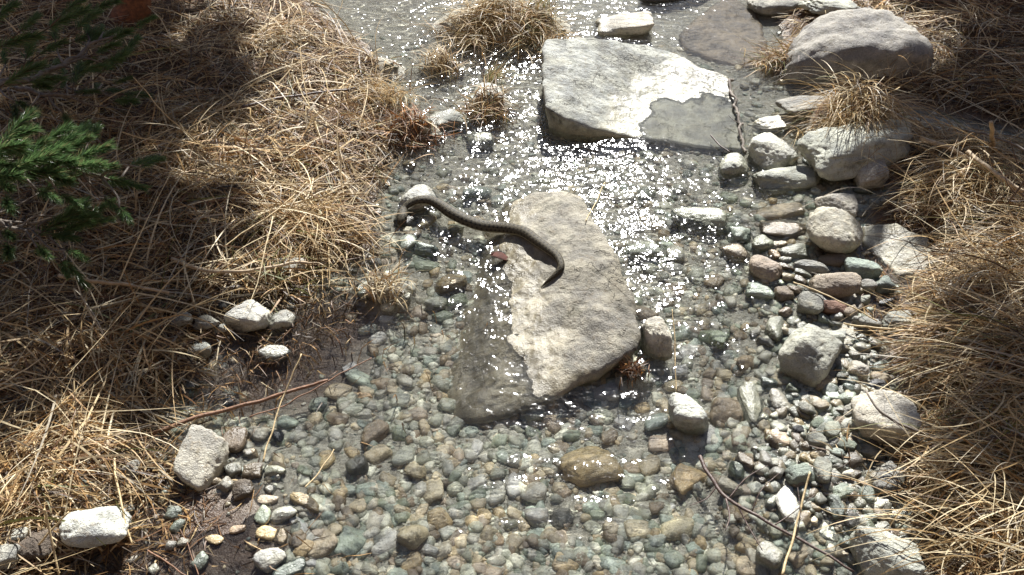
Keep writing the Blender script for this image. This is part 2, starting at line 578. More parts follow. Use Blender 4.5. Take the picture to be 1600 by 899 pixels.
def ico(n):
    bm = bmesh.new()
    bmesh.ops.create_icosphere(bm, subdivisions=n, radius=1)
    V = np.array([v.co[:] for v in bm.verts])
    F = np.array([[v.index for v in f.verts] for f in bm.faces])
    bm.free()
    return V / np.linalg.norm(V, axis=1)[:, None], F


ICO = {n: ico(n) for n in (2, 3, 4, 5)}


def rock_shape(seed, n, sharp=7.0, facets=11, rough=0.05, detail=True):
    """unit stone: a soft-edged cut polyhedron with grain"""
    r = np.random.default_rng(seed)
    D, F = ICO[n]
    N = r.normal(size=(facets, 3))
    N /= np.linalg.norm(N, axis=1)[:, None]
    N = np.vstack([N, np.eye(3), -np.eye(3)])
    h = np.concatenate([r.uniform(0.72, 1.05, facets), np.full(6, 1.0)])
    q = np.clip(D @ N.T / h, 0, None)
    rad = (q ** sharp).sum(1) ** (-1 / sharp)
    V = D * rad[:, None]
    o = r.uniform(0, 60, 3)
    V = V * (1 + rough * 2.0 * fbm(V * 1.4 + o, 3))[:, None]
    if detail:
        rid = 1 - np.abs(fbm(V * 3.2 + o * 1.7, 4, 0.55)) * 2
        V = V * (1 + rough * 0.9 * rid + rough * 0.55 * fbm(V * 8 + o, 3))[:, None]
    V = V / np.abs(V).max(0)
    return V, F


SHARED = {}
for k in range(10):
    V, F = rock_shape(100 + k, 4, 5.6, 9, 0.085)
    SHARED['r', k] = mesh_np('pebble', V, F, M_STONE)
for k in range(10):
    V, F = rock_shape(200 + k, 4, 12.0, 8, 0.09)
    SHARED['a', k] = mesh_np('pebble', V, F, M_STONE)

STONES = []       # (centre px, size, hue word, mode, object)


def stone(cx, cy, a, b, ang=0, hue='grey', shape='r', mode='sub', hk=0.62, name='pebble', cat='pebble', label=None, group='pebbles of the stream bed',
          seed=None, sink=None, rough=0.06, tilt=None, hcap=0.7, top_z_=None):
    """a stone where the photograph shows one: a, b its long and short extent in the picture, ang its lean"""
    rng = np.random.default_rng(int(cx * 7 + cy * 13) if seed is None else seed)
    c0 = pt(cx, cy)
    g0 = float(ground_z(c0[0], c0[1]))
    ca, sa = math.cos(R(ang)), math.sin(R(ang))
    p1, p2 = pt(cx + a / 2 * ca, cy - a / 2 * sa), pt(cx - a / 2 * ca, cy + a / 2 * sa)
    v = p1 - p2
    # take the standing height out of the up-picture extent
    q1, q2 = pt(cx - b / 2 * sa, cy - b / 2 * ca), pt(cx + b / 2 * sa, cy + b / 2 * ca)
    w = q1 - q2
    A = math.hypot(v[0], v[1]) / 2
    e = math.atan2(CAMH, c0[1])
    yaw = math.atan2(v[1], v[0])
    B = abs(-w[0] * math.sin(yaw) + w[1] * math.cos(yaw)) / 2
    B = max(B, 0.3 * A)
    H = hk * min(A, B)
    H = min(H, hcap * (B if abs(math.cos(yaw)) > .7 else A) * math.tan(e))
    k = (H / math.tan(e))
    if abs(math.cos(yaw)) > 0.7:
        B = math.sqrt(max(B * B - k * k, (0.55 * B) ** 2))
    else:
        A = math.sqrt(max(A * A - k * k, (0.6 * A) ** 2))
    if mode in ('dry', 'awash'):
        top = max(g0, -0.03) + H * 1.62 if mode == 'dry' else max(0.008 + H * .2, g0 + 1.1 * H)
        H = min(max(H, (top - g0 + .012) / 2), max(H, (0.85 if label is None else 1.5) * min(A, B)))
        z = min(top - H, g0 + 0.95 * H)
        if z + H < -0.004:
            mode = 'sub'
    else:
        z = min(g0 + H * 0.3, -0.008 - H * 0.85) if g0 < -0.02 else g0 + H * 0.1
        z = max(z, g0 - 0.5 * H)
    if sink is not None:
        z = sink
    if top_z_ is not None:
        z, H = (top_z_ + g0) / 2, (top_z_ - g0) / 2 + .005
    c = pt(cx, cy, z)
    if a >= 44:
        V, F = rock_shape(int(rng.integers(1 << 30)), 5, {'r': 5.4, 'a': 12.0}[shape], 9 if shape == 'r' else 8, rough)
        me = mesh_np(name, V, F, M_STONE)
    else:
        me = SHARED[shape, int(rng.integers(10))]
    o = link(name, me)
    o.location = c
    o.scale = (A * 1.02, B * 1.02, H)
    tx = tilt or (rng.uniform(-9, 9), rng.uniform(-9, 9))
    o.rotation_euler = (R(tx[0]), R(tx[1]), yaw + (math.pi if rng.random() < .5 else 0))
    col = np.array(HUE[hue][0]) * rng.uniform(0.86, 1.14) * (1.95 if mode == 'sub' else 1.1 if mode == 'awash' else .8 if a < 50 else .92) * (1 + rng.uniform(-.022, .022, 3))  # sunken stones coloured lighter to make up for light lost underwater
    col = .78 * col + .22 * col.mean() * np.array([1.03, 1.0, .91])
    o.color = (*np.clip(col, 0, 0.75), 1)
    o['category'] = cat
    o['group'] = group
    if label:
        o['label'] = label
    STONES.append(dict(px=cx, py=cy, a=a, b=b, hue=hue, mode=mode, o=o, label=label, name=name))
    return o


def tps(ctrl):
    """smooth height surface through control points (x, y, z)"""
    C = np.asarray(ctrl, float)
    n = len(C)
    r = np.linalg.norm(C[:, None, :2] - C[None, :, :2], axis=2)
    K = np.where(r > 0, r * r * np.log(r + 1e-12), 0) + 2e-4 * np.eye(n)
    Pm = np.c_[np.ones(n), C[:, :2]]
    A = np.block([[K, Pm], [Pm.T, np.zeros((3, 3))]])
    w = np.linalg.solve(A, np.concatenate([C[:, 2], np.zeros(3)]))

    def f(x, y):
        rr = np.sqrt((x[:, None] - C[None, :, 0]) ** 2 + (y[:, None] - C[None, :, 1]) ** 2)
        return np.where(rr > 0, rr * rr * np.log(rr + 1e-12), 0) @ w[:n] + w[n] + w[n + 1] * x + w[n + 2] * y
    return f


def slab(name, outline, ctrl, bottom, undercut, round_r, noise_amp, mat, seed=0, rings=70, n=420):
    P = np.array([pt(*p) for p in outline])
    C = np.array([pt(*p) for p in ctrl])
    f = tps(np.vstack([C, P]))
    per = np.vstack([P, P[:1]])[:, :2]
    seg = np.linalg.norm(np.diff(per, axis=0), axis=1)
    s = np.concatenate([[0], np.cumsum(seg)])
    t = np.linspace(0, s[-1], n, endpoint=False)
    O = np.c_[np.interp(t, s, per[:, 0]), np.interp(t, s, per[:, 1])]
    for _ in range(3):
        O = 0.25 * np.roll(O, 1, 0) + 0.5 * O + 0.25 * np.roll(O, -1, 0)
    cen = O.mean(0)
    dirs = O - cen
    jit = 0.018 * fbm(np.c_[O * 9, np.full(n, seed + .3)], 4)
    O = cen + dirs * (1 + jit[:, None] / np.linalg.norm(dirs, axis=1)[:, None])
    V = []
    ts = np.linspace(0, 1, rings) ** 0.8
    for tt in ts:
        xy = cen + (O - cen) * tt
        dist = np.linalg.norm((O - cen), axis=1) * (1 - tt)
        z = f(xy[:, 0], xy[:, 1])
        p3 = np.c_[xy, np.full(n, seed * 3.0)]
        z = z + noise_amp * (fbm(p3 * 7, 4, 0.55) + 0.35 * (0.3 - np.abs(fbm(p3 * 16 + 7, 3))))
        q = np.clip(1 - dist / round_r, 0, 1)
        z = z - round_r * 0.55 * (1 - np.sqrt(1 - 0.96 * q * q))
        V.append(np.c_[xy, z])
    ztop = V[-1][:, 2]
    for k in np.linspace(0.08, 1, 14):
        sc = 1 - undercut * math.sin(k * math.pi / 2)
        xy = cen + (O - cen) * sc
        z = ztop + (bottom - ztop) * k
        jj = 0.012 * fbm(np.c_[xy * 12, z * 14 + seed], 3)
        xy = xy + (O - cen) / np.linalg.norm(O - cen, axis=1)[:, None] * jj[:, None]
        V.append(np.c_[xy, z])
    m = len(V)
    V = np.vstack(V)
    i = np.arange(m - 1)[:, None] * n + np.arange(n)[None]
    j = np.arange(m - 1)[:, None] * n + (np.arange(n)[None] + 1) % n
    F = np.stack([i, i + n, j + n, j], -1).reshape(-1, 4)
    me = mesh_np(name, V, F, mat)
    return link(name, me), V, F


# the big slabs
cs, cV, cF = slab('rock_slab', [(882, 292, 0.0432), (912, 300, 0.0396), (926, 335, 0.0432), (958, 385, 0.0540), (985, 440, 0.0612), (1001, 500, 0.0634), (1000, 540, 0.0576),
                                (965, 566, 0.0432), (905, 596, 0.0216), (850, 628, 0.0000), (800, 650, -0.0150), (758, 664, -0.0350), (712, 658, -0.0450),
                                (694, 610, -0.0620), (712, 540, -0.0600), (730, 470, -0.0600), (748, 410, -0.0550), (765, 360, -0.0450), (788, 318, -0.0100), (835, 298, 0.0252)],
                  [(850, 450, 0.0324), (870, 520, 0.0252), (820, 520, 0.0058), (850, 350, 0.0418), (805, 450, 0.0043), (775, 400, -0.0120), (880, 480, 0.0432), (900, 420, 0.0612), (930, 500, 0.0634), (850, 590, 0.0029), (745, 570, -0.0300), (800, 600, -0.0040), (835, 560, 0.0058),
                   (790, 430, 0.0000), (800, 365, 0.0158), (770, 480, -0.0180), (820, 400, 0.0216), (780, 600, -0.0100), (960, 530, 0.0612)],
                  -0.13, 0.10, 0.045, 0.017, M_SLAB, 1)
cs.color = (0.262, 0.246, 0.205, 1)
tag(cs, 'large tan-grey rock slab in midstream carrying the snake', 'rock', 'flat slabs in the stream')
us, uV, uF = slab('rock_slab', [(852, 60, .12), (880, 58, .12), (950, 61, .11), (1015, 69, .07), (1060, 84, .046), (1100, 104, .03), (1138, 118, .02),
                                (1150, 150, .002), (1160, 195, -.006), (1164, 232, -.006), (1112, 233, -.016), (1050, 224, -.016), (975, 211, .012), (930, 201, .04),
                                (882, 186, .07), (853, 166, .09), (847, 115, .11)],
                  [(1060, 175, -.010), (1110, 180, -.014), (1030, 160, .0), (1085, 150, .002), (1130, 140, .004), (1010, 135, .02), (1080, 128, .012),
                   (1050, 110, .028), (950, 130, .06), (900, 110, .105), (985, 175, .012), (1040, 195, -.012), (1120, 215, -.016), (960, 180, .03)],
                  -0.12, 0.05, 0.02, 0.011, M_SLAB_WET, 5)
us.color = (0.385, 0.40, 0.375, 1)
tag(us, 'broad pale grey slab tilting under the water at the top', 'rock', 'flat slabs in the stream')
fs, fV, fF = slab('rock_slab', [(1345, 350, .02), (1400, 348, .03), (1450, 372, .035), (1462, 410, .03), (1440, 432, .012), (1400, 430, .0), (1375, 405, .0), (1350, 380, .005)],
                  [(1410, 385, .03), (1380, 375, .012)], -0.06, 0.05, 0.015, 0.01, M_SLAB, 9, 30, 180)
fs.color = (0.38, 0.375, 0.33, 1)
tag(fs, 'flat wet grey slab at the foot of right bank grass', 'rock', 'flat slabs in the stream')
bs_, bV, bF = slab('rock_slab', [(1060, 60, -.03), (1100, 20, -.02), (1138, -6, -.012), (1182, 20, -.012), (1202, 75, -.014), (1175, 112, -.02), (1120, 100, -.03), (1070, 85, -.035)],
                   [(1140, 60, -.012)], -0.12, 0.05, 0.02, 0.01, M_SLAB, 13, 30, 180)
bs_.color = (0.27, 0.225, 0.18, 1)
tag(bs_, 'smooth brown slab lying under clear water behind the pale slab', 'rock', 'flat slabs in the stream')

RB = dict(name='boulder', cat='boulder', group='boulders of the banks')
RR = dict(name='river_rock', cat='rock', group='rocks beside the stream')
stone(1328, 84, 212, 114, 0, 'grey', 'r', 'dry', 1.3, seed=44, rough=.06, tilt=(-6, 4), hcap=1.05, label='big rounded grey boulder with shaded front in right bank grass', sink=.06, **RB)
stone(1205, 8, 95, 40, -5, 'grey', 'r', 'dry', .8, label='grey boulder cut by the top edge left of another pale one', **RB)
stone(1300, 10, 90, 32, 0, 'pale', 'a', 'dry', .5, label='pale flat boulder at the top edge behind the big rounded boulder', **RB)
stone(1060, -2, 130, 34, 0, 'dark', 'r', 'dry', .9, label='dark boulder in the stream at the very top edge', **RB)
stone(975, 47, 92, 40, 0, 'cream', 'a', 'dry', .6, label='pale stone peeping out just behind the broad pale slab', **RR)
stone(705, 193, 68, 42, 22, 'greygreen', 'a', 'dry', 1.0, label='leaning grey-green stone with black front on left bank edge', **RR)
stone(762, 150, 56, 34, -10, 'pale', 'a', 'dry', .7, label='pale wet stone with a green tuft left of the pale slab', **RR)
stone(748, 224, 50, 36, 0, 'pale', 'r', 'awash', .7, label='pale round stone right below the leaning grey-green stone', **RR)
stone(1282, 168, 120, 46, 8, 'grey', 'r', 'dry', .6, label='grey sloping stone half hidden by the arching tussock', **RR)
stone(1210, 199, 78, 28, 6, 'cream', 'a', 'dry', .6, label='flat cream stone above the angular block right of pale slab', **RR)
stone(1206, 240, 66, 62, 10, 'pale', 'a', 'dry', 1.0, label='tall angular pale block near right corner of the pale slab', **RR)
stone(1145, 264, 48, 40, 0, 'pale', 'r', 'dry', .85, label='small blocky grey stone just below pale slab right corner', **RR)
stone(1240, 280, 122, 52, 6, 'greygreen', 'a', 'awash', .7, sink=-0.005, label='long grey-green mossy rock breaking the water below angular block', **RR)
stone(1342, 234, 168, 72, 10, 'pale', 'a', 'dry', .75, label='wide pale wedge of rock against the right bank grass', **RR)
stone(1362, 270, 50, 38, 0, 'cream', 'a', 'dry', .8, label='small pointed pale stone in front of the wide wedge rock', **RR)
stone(1346, 298, 30, 19, 0, 'green', 'r', 'dry', .7, **RR)
stone(1305, 322, 68, 36, -10, 'cream', 'a', 'dry', .75, label='cream oval stone with shaded hollow above the big cream boulder', **RR)
stone(1305, 372, 92, 70, -8, 'cream', 'r', 'dry', .8, seed=77, label='big smooth cream boulder among the right-hand cobbles', **RB)
stone(1265, 549, 84, 78, -25, 'pale', 'a', 'dry', .85, seed=5, label='large dry grey stone with black shadow in right-hand cobbles', **RR)
stone(1376, 648, 106, 78, -12, 'cream', 'a', 'dry', .7, seed=8, label='large pale block crossed by a dark twig on right edge', **RR)
stone(1376, 866, 114, 78, -14, 'pale', 'a', 'dry', .7, seed=12, label='large pale speckled rock at bottom right under drooping straw', **RR)
stone(1385, 753, 54, 50, -30, 'grey', 'a', 'dry', .7, label='grey stone half under grass between the two large pale rocks', **RR)
stone(1076, 654, 72, 52, -12, 'white', 'r', 'dry', .75, seed=6, top_z_=.05, tilt=(0, 0), label='smooth white-green oval stone standing dry below the slab', **RR)
stone(1020, 534, 66, 40, -62, 'cream', 'r', 'dry', .85, top_z_=.06, tilt=(0, 0), label='pale oval stone leaning against the right tip of central slab', **RR)
stone(393, 497, 66, 54, 55, 'white', 'a', 'dry', 1.05, seed=21, label='white stone with black lower face on the left bank', **RR)
stone(440, 506, 42, 38, 0, 'pale', 'a', 'dry', .9, label='mottled pale stone right beside the black-and-white stone', **RR)
stone(312, 720, 100, 66, 48, 'cream', 'a', 'dry', .75, seed=33, label='large craggy pale rock at lower left with deep shadow', **RR)
stone(368, 688, 52, 40, 75, 'brown', 'r', 'dry', .8, label='brown rounded stone touching the craggy pale rock', **RR)
stone(143, 823, 112, 64, 12, 'white', 'r', 'dry', .72, seed=14, label='large smooth white stone at bottom left in mud', **RR)
stone(62, 848, 46, 54, 0, 'brown', 'a', 'dry', .8, label='brown-grey stone left of the large smooth white stone', **RR)
stone(30, 840, 30, 26, 0, 'pale', 'a', 'dry', .8, label='small pale chip of rock between grass and brown-grey stone', **RR)
stone(8, 872, 40, 40, 0, 'grey', 'a', 'dry', .8, label='grey stone cut by left edge near the bottom corner', **RR)
stone(650, 313, 70, 48, 25, 'white', 'r', 'dry', .95, seed=9, label="white stone under the snake's raised coil", **RR)
stone(636, 348, 42, 30, 0, 'dark', 'a', 'awash', .8, label="dark wet stone where the snake's head rests", **RR)

# cobbles and pebbles read off the photograph
LIST = '''1300 406 46 22 -6 brown r dry|1348 420 54 34 0 bluegreen r dry|1382 447 34 28 0 bluegreen a dry|1354 448 28 20 0 grey r dry|1306 446 78 42 -10 pink r dry
1195 425 60 42 -25 pink r dry|1188 460 50 32 -10 bluegreen r awash|1090 350 92 46 -5 greygreen r awash|1010 398 58 30 0 greygreen a awash|1053 400 30 30 0 grey r awash
1215 338 82 30 0 tan a sub|1225 363 78 34 -4 brown a awash|1153 370 40 34 0 bluegreen a awash|1188 384 44 28 -35 greygreen r dry|1147 398 44 32 -50 pink r awash
1241 396 46 27 5 greygreen a dry|1218 385 28 15 0 ochre r dry|1208 401 19 18 0 orange r dry|1225 408 22 13 -15 greygreen r dry|1266 419 60 20 -10 grey r dry
1230 419 32 12 -8 brown r dry|1256 429 32 13 -6 greygreen r dry|1232 435 24 15 0 tan r dry|1252 440 26 14 -20 brown r dry|1264 476 44 38 -10 grey r dry
1304 482 40 26 0 red a dry|1327 489 24 20 20 pink r dry|1348 471 28 16 0 greygreen r dry|1386 474 28 13 0 black r dry|1222 462 34 26 -50 brown r dry
1240 453 28 16 -20 brown r dry|1212 518 44 36 70 greygreen r dry|1180 522 19 17 0 grey r dry|1199 538 36 17 -25 grey a dry|1300 528 40 28 -10 pale a dry
1352 504 42 20 -5 pale a dry|1400 505 44 30 0 pale a dry|1003 498 44 26 -30 brown r sub|1112 531 50 26 -25 green a awash|943 622 46 31 5 cream r sub
1136 650 66 52 -15 brown r sub|1172 634 78 36 -65 greygreen r awash|1217 630 44 42 0 grey r awash|1220 682 36 36 0 pink r sub|1370 605 42 20 -22 black r dry
1341 577 34 24 -15 cream a dry|1395 572 26 15 0 bluegreen a dry|1290 600 32 22 10 tan r dry|1373 595 34 26 -30 tan a dry|1402 697 38 16 8 green a dry
1357 706 46 20 -10 grey a dry|1332 816 32 24 0 dark r dry|1361 810 18 14 0 bluegreen a dry|1390 834 40 18 -5 pink r dry|1229 790 74 40 -72 cream r sub
1247 744 42 32 0 bluegreen a dry|1284 737 40 32 75 greygreen r dry|1207 723 32 18 -5 pale r dry|1142 762 44 25 -25 cream r awash|1148 737 30 26 -20 green r awash
1164 724 36 20 -35 brown a awash|1073 752 58 52 40 orange a sub|1060 832 62 46 0 tan r sub|1022 850 36 28 0 bluegreen a sub|1200 866 48 54 60 greygreen r awash
1168 892 50 36 0 tan r sub|1126 872 42 24 -35 tan r sub|1088 862 38 22 0 bluegreen r sub|1307 793 36 22 -70 bluegreen a dry|1167 857 22 24 0 brown a sub
1309 708 28 15 -15 bluegreen r dry|1336 718 30 16 -18 greygreen r dry|1299 671 36 26 -75 greygreen r dry|1274 690 30 26 0 greygreen r dry|1276 664 24 22 0 green r dry
1322 698 28 22 -30 green a dry|1233 713 21 15 0 ochre r dry|1273 712 20 14 0 ochre r dry|1326 742 22 16 0 cream r dry|1313 660 24 16 0 brown r dry
553 853 54 46 70 bluegreen a sub|600 855 58 36 48 pale r sub|649 840 50 42 50 tan r awash|645 888 42 36 20 ochre r sub|507 856 56 42 50 pink r sub
618 806 40 30 -60 bluegreen a sub|587 821 42 30 65 grey r sub|676 773 40 38 20 tan a sub|688 822 44 34 -45 ochre r sub|661 803 28 20 80 tan r sub
593 716 40 28 35 tan a sub|630 720 42 34 10 greygreen r sub|561 732 38 32 30 dark r awash|573 770 32 24 0 bluegreen a sub|745 763 36 24 15 cream a sub
775 851 28 25 0 orange r sub|742 712 38 20 60 pale a sub|755 812 28 22 0 ochre r sub|717 798 38 16 30 green a sub|803 768 42 30 65 pale r sub
838 777 44 38 -20 grey r sub|777 784 30 28 0 grey r sub|838 808 42 26 5 white r awash|815 823 36 19 -65 tan r sub|878 817 38 34 20 dark a sub
918 735 104 74 10 ochre r sub|996 834 46 36 10 tan r sub|955 798 32 26 60 greygreen a sub|858 857 32 22 0 bluegreen r sub|836 840 34 17 0 bluegreen r sub
884 890 46 34 -20 ochre r sub|956 888 44 26 -20 bluegreen r sub|905 874 36 26 0 greygreen r sub|802 854 24 19 -30 grey r sub|791 871 22 18 60 grey r sub
529 618 42 30 -10 tan r sub|566 628 38 15 5 orange a sub|450 664 36 24 -8 bluegreen r awash|455 687 30 15 10 greygreen r sub|434 684 26 24 40 black r dry
587 684 52 34 30 brown a sub|529 662 38 28 -20 brown r sub|550 648 38 24 -10 greygreen r sub|547 580 28 14 25 pale a awash|565 598 44 28 -20 bluegreen r sub
703 447 54 32 0 ochre a awash|680 478 36 26 -10 greygreen r awash|715 476 38 22 10 green r awash|655 498 30 26 20 pink a sub|692 503 28 26 30 green r sub
606 507 26 15 0 pale r sub|575 522 32 20 0 greygreen r sub|594 538 30 24 30 pale r sub|552 502 19 14 0 tan r sub|636 382 42 30 30 bluegreen r awash
668 393 42 25 0 bluegreen r awash|663 421 46 28 -15 green a sub|746 306 48 24 0 bluegreen r awash|664 352 32 30 60 tan r sub|428 556 44 32 30 pale a awash
322 503 38 24 -10 grey a dry|346 514 22 14 0 grey a dry|285 500 30 20 0 grey a dry|312 548 44 30 10 pale a dry|349 478 20 18 0 dark r dry
453 416 56 24 5 pale r dry|358 630 22 20 30 black r dry|404 680 34 24 -10 grey a dry|389 708 22 20 0 grey r dry|380 766 34 26 15 brown a dry
365 734 28 24 20 grey a dry|396 736 30 26 0 brown a dry|429 737 36 20 0 greygreen r awash|475 738 30 18 -10 green r awash|352 758 28 20 50 grey a dry
271 803 28 20 0 bluegreen r dry|315 877 34 19 48 bluegreen r awash|208 876 21 20 0 cream r dry|205 735 30 24 10 grey a dry|176 752 26 18 0 ochre a dry
130 758 30 18 -15 greygreen a dry|135 777 24 18 0 pale a dry|85 772 26 20 60 brown a dry|198 797 30 22 30 grey a dry|425 876 52 36 42 white a awash
443 806 46 30 28 pale r awash|466 822 38 24 -35 pale r sub|417 832 34 28 -10 ochre r sub|441 838 30 22 60 brown r sub|463 845 34 26 55 brown r sub
475 862 36 26 60 ochre r sub|490 842 34 22 30 white r sub|452 892 58 28 20 bluegreen r awash|490 883 34 20 10 pale r sub|452 870 32 20 65 greygreen r sub
523 888 40 28 -30 greygreen r sub|532 874 22 14 0 greygreen r sub|546 884 19 18 0 orange r sub|413 806 34 24 55 green r sub|476 786 54 24 -28 ochre r awash
505 790 38 16 20 grey r sub|419 783 34 18 -10 pink r sub|338 752 20 14 0 tan r dry|395 855 22 16 0 brown r sub|372 828 26 14 0 brown r sub
335 843 26 20 -30 ochre r sub|286 848 20 16 0 grey r dry|268 853 16 15 0 grey r dry|242 890 20 14 40 pale r dry|1262 640 30 22 0 grey r dry
1240 610 26 16 -20 green a dry|1316 590 22 14 -15 dark r dry|1248 672 22 18 0 black r dry|1330 640 34 22 20 grey a dry|1285 633 30 18 10 tan r dry
1246 575 26 20 0 brown r dry|1203 600 28 18 0 bluegreen a awash|1130 590 30 24 0 tan r sub|1062 585 30 20 0 pale a awash|1052 612 34 20 15 tan r sub
1008 595 30 20 0 greygreen r sub|978 640 26 20 0 bluegreen r sub|1000 645 28 20 10 ochre r sub|952 690 30 26 0 brown r sub|930 680 26 22 0 bluegreen r sub
1110 690 34 30 60 pale r sub|1078 705 30 26 -60 grey r sub|1030 700 44 30 0 pink r sub|900 640 34 28 80 brown r sub|955 600 32 14 -10 pale r sub'''
for row in LIST.replace('\n', '|').split('|'):
    q = row.split()
    cx, cy, a, b, ang = map(float, q[:5])
    stone(cx, cy, a, b, ang, q[5], q[6], q[7], hk=0.72 if q[7] != 'sub' else 0.6)

# more cobbles of the bed between them, until the bed is full
occ = [(s['px'], s['py'], max(s['a'], s['b']) * .46) for s in STONES]
hues = ['greygreen'] * 6 + ['grey'] * 4 + ['bluegreen'] * 3 + ['tan'] * 4 + ['brown'] * 3 + ['pale'] * 3 + ['ochre', 'pink', 'green', 'green', 'cream']


def on_slab(px, py):
    poly = [(882, 292), (926, 335), (985, 440), (1001, 540), (905, 596), (758, 664), (705, 650), (712, 540), (748, 410), (788, 318)]
    poly2 = [(846, 58), (1015, 66), (1138, 115), (1164, 236), (975, 215), (850, 170)]
    for P_ in (poly, poly2):
        ins = False
        for (x1, y1), (x2, y2) in zip(P_, P_[1:] + P_[:1]):
            if (y1 > py) != (y2 > py) and px < (x2 - x1) * (py - y1) / (y2 - y1) + x1:
                ins = not ins
        if ins:
            return True
    return False


rr = random.Random(5)
tries = added = 0
while added < 92 and tries < 12000:
    tries += 1
    px, py = rr.uniform(380, 1400), rr.uniform(240, 905)
    w = pt(px, py)
    if sdf(w[0], w[1])[0] < 0.05 or mud_at(w[0], w[1]) > 0.4 or on_slab(px, py):
        continue
    sz = rr.uniform(27, 48) * (0.55 + 0.45 * py / 899)
    if any((px - x) ** 2 + ((py - y) * 1.25) ** 2 < (r + sz * .42) ** 2 for x, y, r in occ):
        continue
    occ.append((px, py, sz * .46))
    stone(px, py, sz, sz * rr.uniform(.6, .85), rr.uniform(-40, 40), rr.choice(hues), 'r' if rr.random() < .5 else 'a', 'sub' if rr.random() < .85 else 'awash', hk=.6)
    added += 1

# gravel: the uncounted small stones
def gravel(name, n, smin, smax, label):
    rg = np.random.default_rng(n)
    base = {m: [rock_shape(300 + k, m, 6 if k % 3 else 12, 8, 0.10, False)[0] for k in range(14)] for m in (2, 3)}
    pool = np.zeros((0, 2))
    while len(pool) < n:
        m = 4 * n
        px, py = rg.uniform(150, 1500, m), rg.uniform(60, 1020, m)
        u, v = (px - 800) / FPX, (449.5 - py) / FPX
        t = (-0.03 - CAMH) / (-SP + v * CP)
        x, y = u * t, (CP + v * SP) * t
        ok = (sdf(x, y) > 0) & ((py > 300) | (rg.random(m) < .8)) & ((mud_at(x, y) < .35) | (rg.random(m) < .08))
        ok &= (fbm(np.c_[x * 4.2, y * 4.2, np.full(m, 8.8)], 3) > -.16) | (rg.random(m) < .4)
        pool = np.vstack([pool, np.c_[x, y][ok]])
    pool = pool[:n]
    gz = ground_z(pool[:, 0], pool[:, 1])
    Vs, Fs, Cs, off = [], [], [], 0
    for i in range(n):
        s = smin + (smax - smin) * float(rg.random()) ** 2.9
        m = 3 if s > .009 else 2
        V = base[m][int(rg.integers(14))] * np.array([s, s * rg.uniform(.65, .95), s * rg.uniform(.45, .75)])
        a, t = rg.uniform(0, 6.28), rg.uniform(-.4, .4)
        ct, st = math.cos(t), math.sin(t)
        V = np.c_[V[:, 0] * ct - V[:, 2] * st, V[:, 1], V[:, 0] * st + V[:, 2] * ct]
        V = np.c_[V[:, 0] * math.cos(a) - V[:, 1] * math.sin(a), V[:, 0] * math.sin(a) + V[:, 1] * math.cos(a), V[:, 2]]
        z = gz[i] + s * 0.08
        Vs.append(V + [pool[i, 0], pool[i, 1], z])
        Fs.append(ICO[m][1] + off)
        off += len(V)
        col = np.array(HUE[hues[int(rg.integers(len(hues)))]][0]) * rg.uniform(1.4, 2.6)  # colour raised to make up for light lost under the water
        col = .72 * col + .28 * col.mean() * np.array([1.02, 1.0, .92])
        if z + .5 * s > 0:            # exposed gravel is darkened again, as it loses no light to the water
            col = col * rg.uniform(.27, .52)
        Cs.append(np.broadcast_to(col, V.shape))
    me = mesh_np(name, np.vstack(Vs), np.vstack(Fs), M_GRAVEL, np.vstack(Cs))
    return tag(link(name, me), label, kind='stuff')


gravel('gravel', 13500, 0.004, 0.025, 'small rounded gravel covering the stream bed between the cobbles')


# ------------------------------------------------------------------ labels for pebbles
LAND = [(1020, 140, 'the broad pale slab'), (655, 318, "the snake's white stone"), (848, 448, "the snake's tail tip"), (1000, 530, 'the big slab right tip'),
        (760, 655, 'the big slab lower tip'), (750, 470, 'the slab wet left face'), (900, 310, 'the big slab top end'), (930, 590, 'the big slab lower edge'),
        (1305, 372, 'the big cream boulder'), (1240, 280, 'the long mossy rock'), (1342, 234, 'the wide pale wedge rock'), (1265, 549, 'the large dry grey stone'),
        (1376, 648, 'the pale block under the twig'), (1376, 866, 'the large speckled rock'), (1076, 653, 'the white-green oval stone'),
        (1073, 752, 'the orange stone'), (918, 735, 'the golden stone'), (393, 497, 'the black-and-white stone'), (312, 720, 'the craggy pale rock'),
        (143, 823, 'the smooth white stone'), (1306, 446, 'the long pinkish cobble'), (1195, 425, 'the speckled brown oval'),
        (553, 853, 'the blue-green block'), (649, 840, 'the glossy tan cobble'), (1229, 790, 'the long cream cobble'),
        (1200, 866, 'the lumpy green cobble'), (1090, 350, 'the big green cobble'), (587, 684, 'the flat brown cobble'),
        (703, 447, 'the yellow cobble'), (450, 664, 'the mint green pebble'), (425, 876, 'the pointed white cobble'),
        (1172, 634, 'the long green cobble'), (838, 808, 'the shining white cobble'), (1206, 240, 'the angular pale block')]
OWN = {(1306, 446): 'long flat pinkish cobble below the big cream boulder', (1195, 425): 'speckled brown oval cobble left of the long pinkish cobble',
       (1073, 752): 'rough orange stone under water left of the dark red twig', (918, 735): 'large golden stone under rippled water below the slab',
       (553, 853): 'square blue-green block of stone at the bottom beside bent pale cobble', (649, 840): 'glossy rounded tan cobble near the bottom edge',
       (1229, 790): 'long upright cream cobble beside the pale straw stalk', (1200, 866): 'lumpy grey-green cobble at the bottom under the dark red twig',
       (1090, 350): 'big green cobble awash in glitter right of central slab', (587, 684): 'flat wedge-shaped brown cobble under calm water left of centre',
       (703, 447): 'yellow cobble awash left of the central slab', (450, 664): 'mint green pebble with black wet pebble at its lower left',
       (425, 876): 'pointed white cobble awash at the bottom left of centre', (1172, 634): 'long slanting grey-green cobble right of the white-green oval',
       (838, 808): 'shining white cobble breaking the surface at bottom centre', (600, 855): 'bent pale grey cobble right of the blue-green block'}


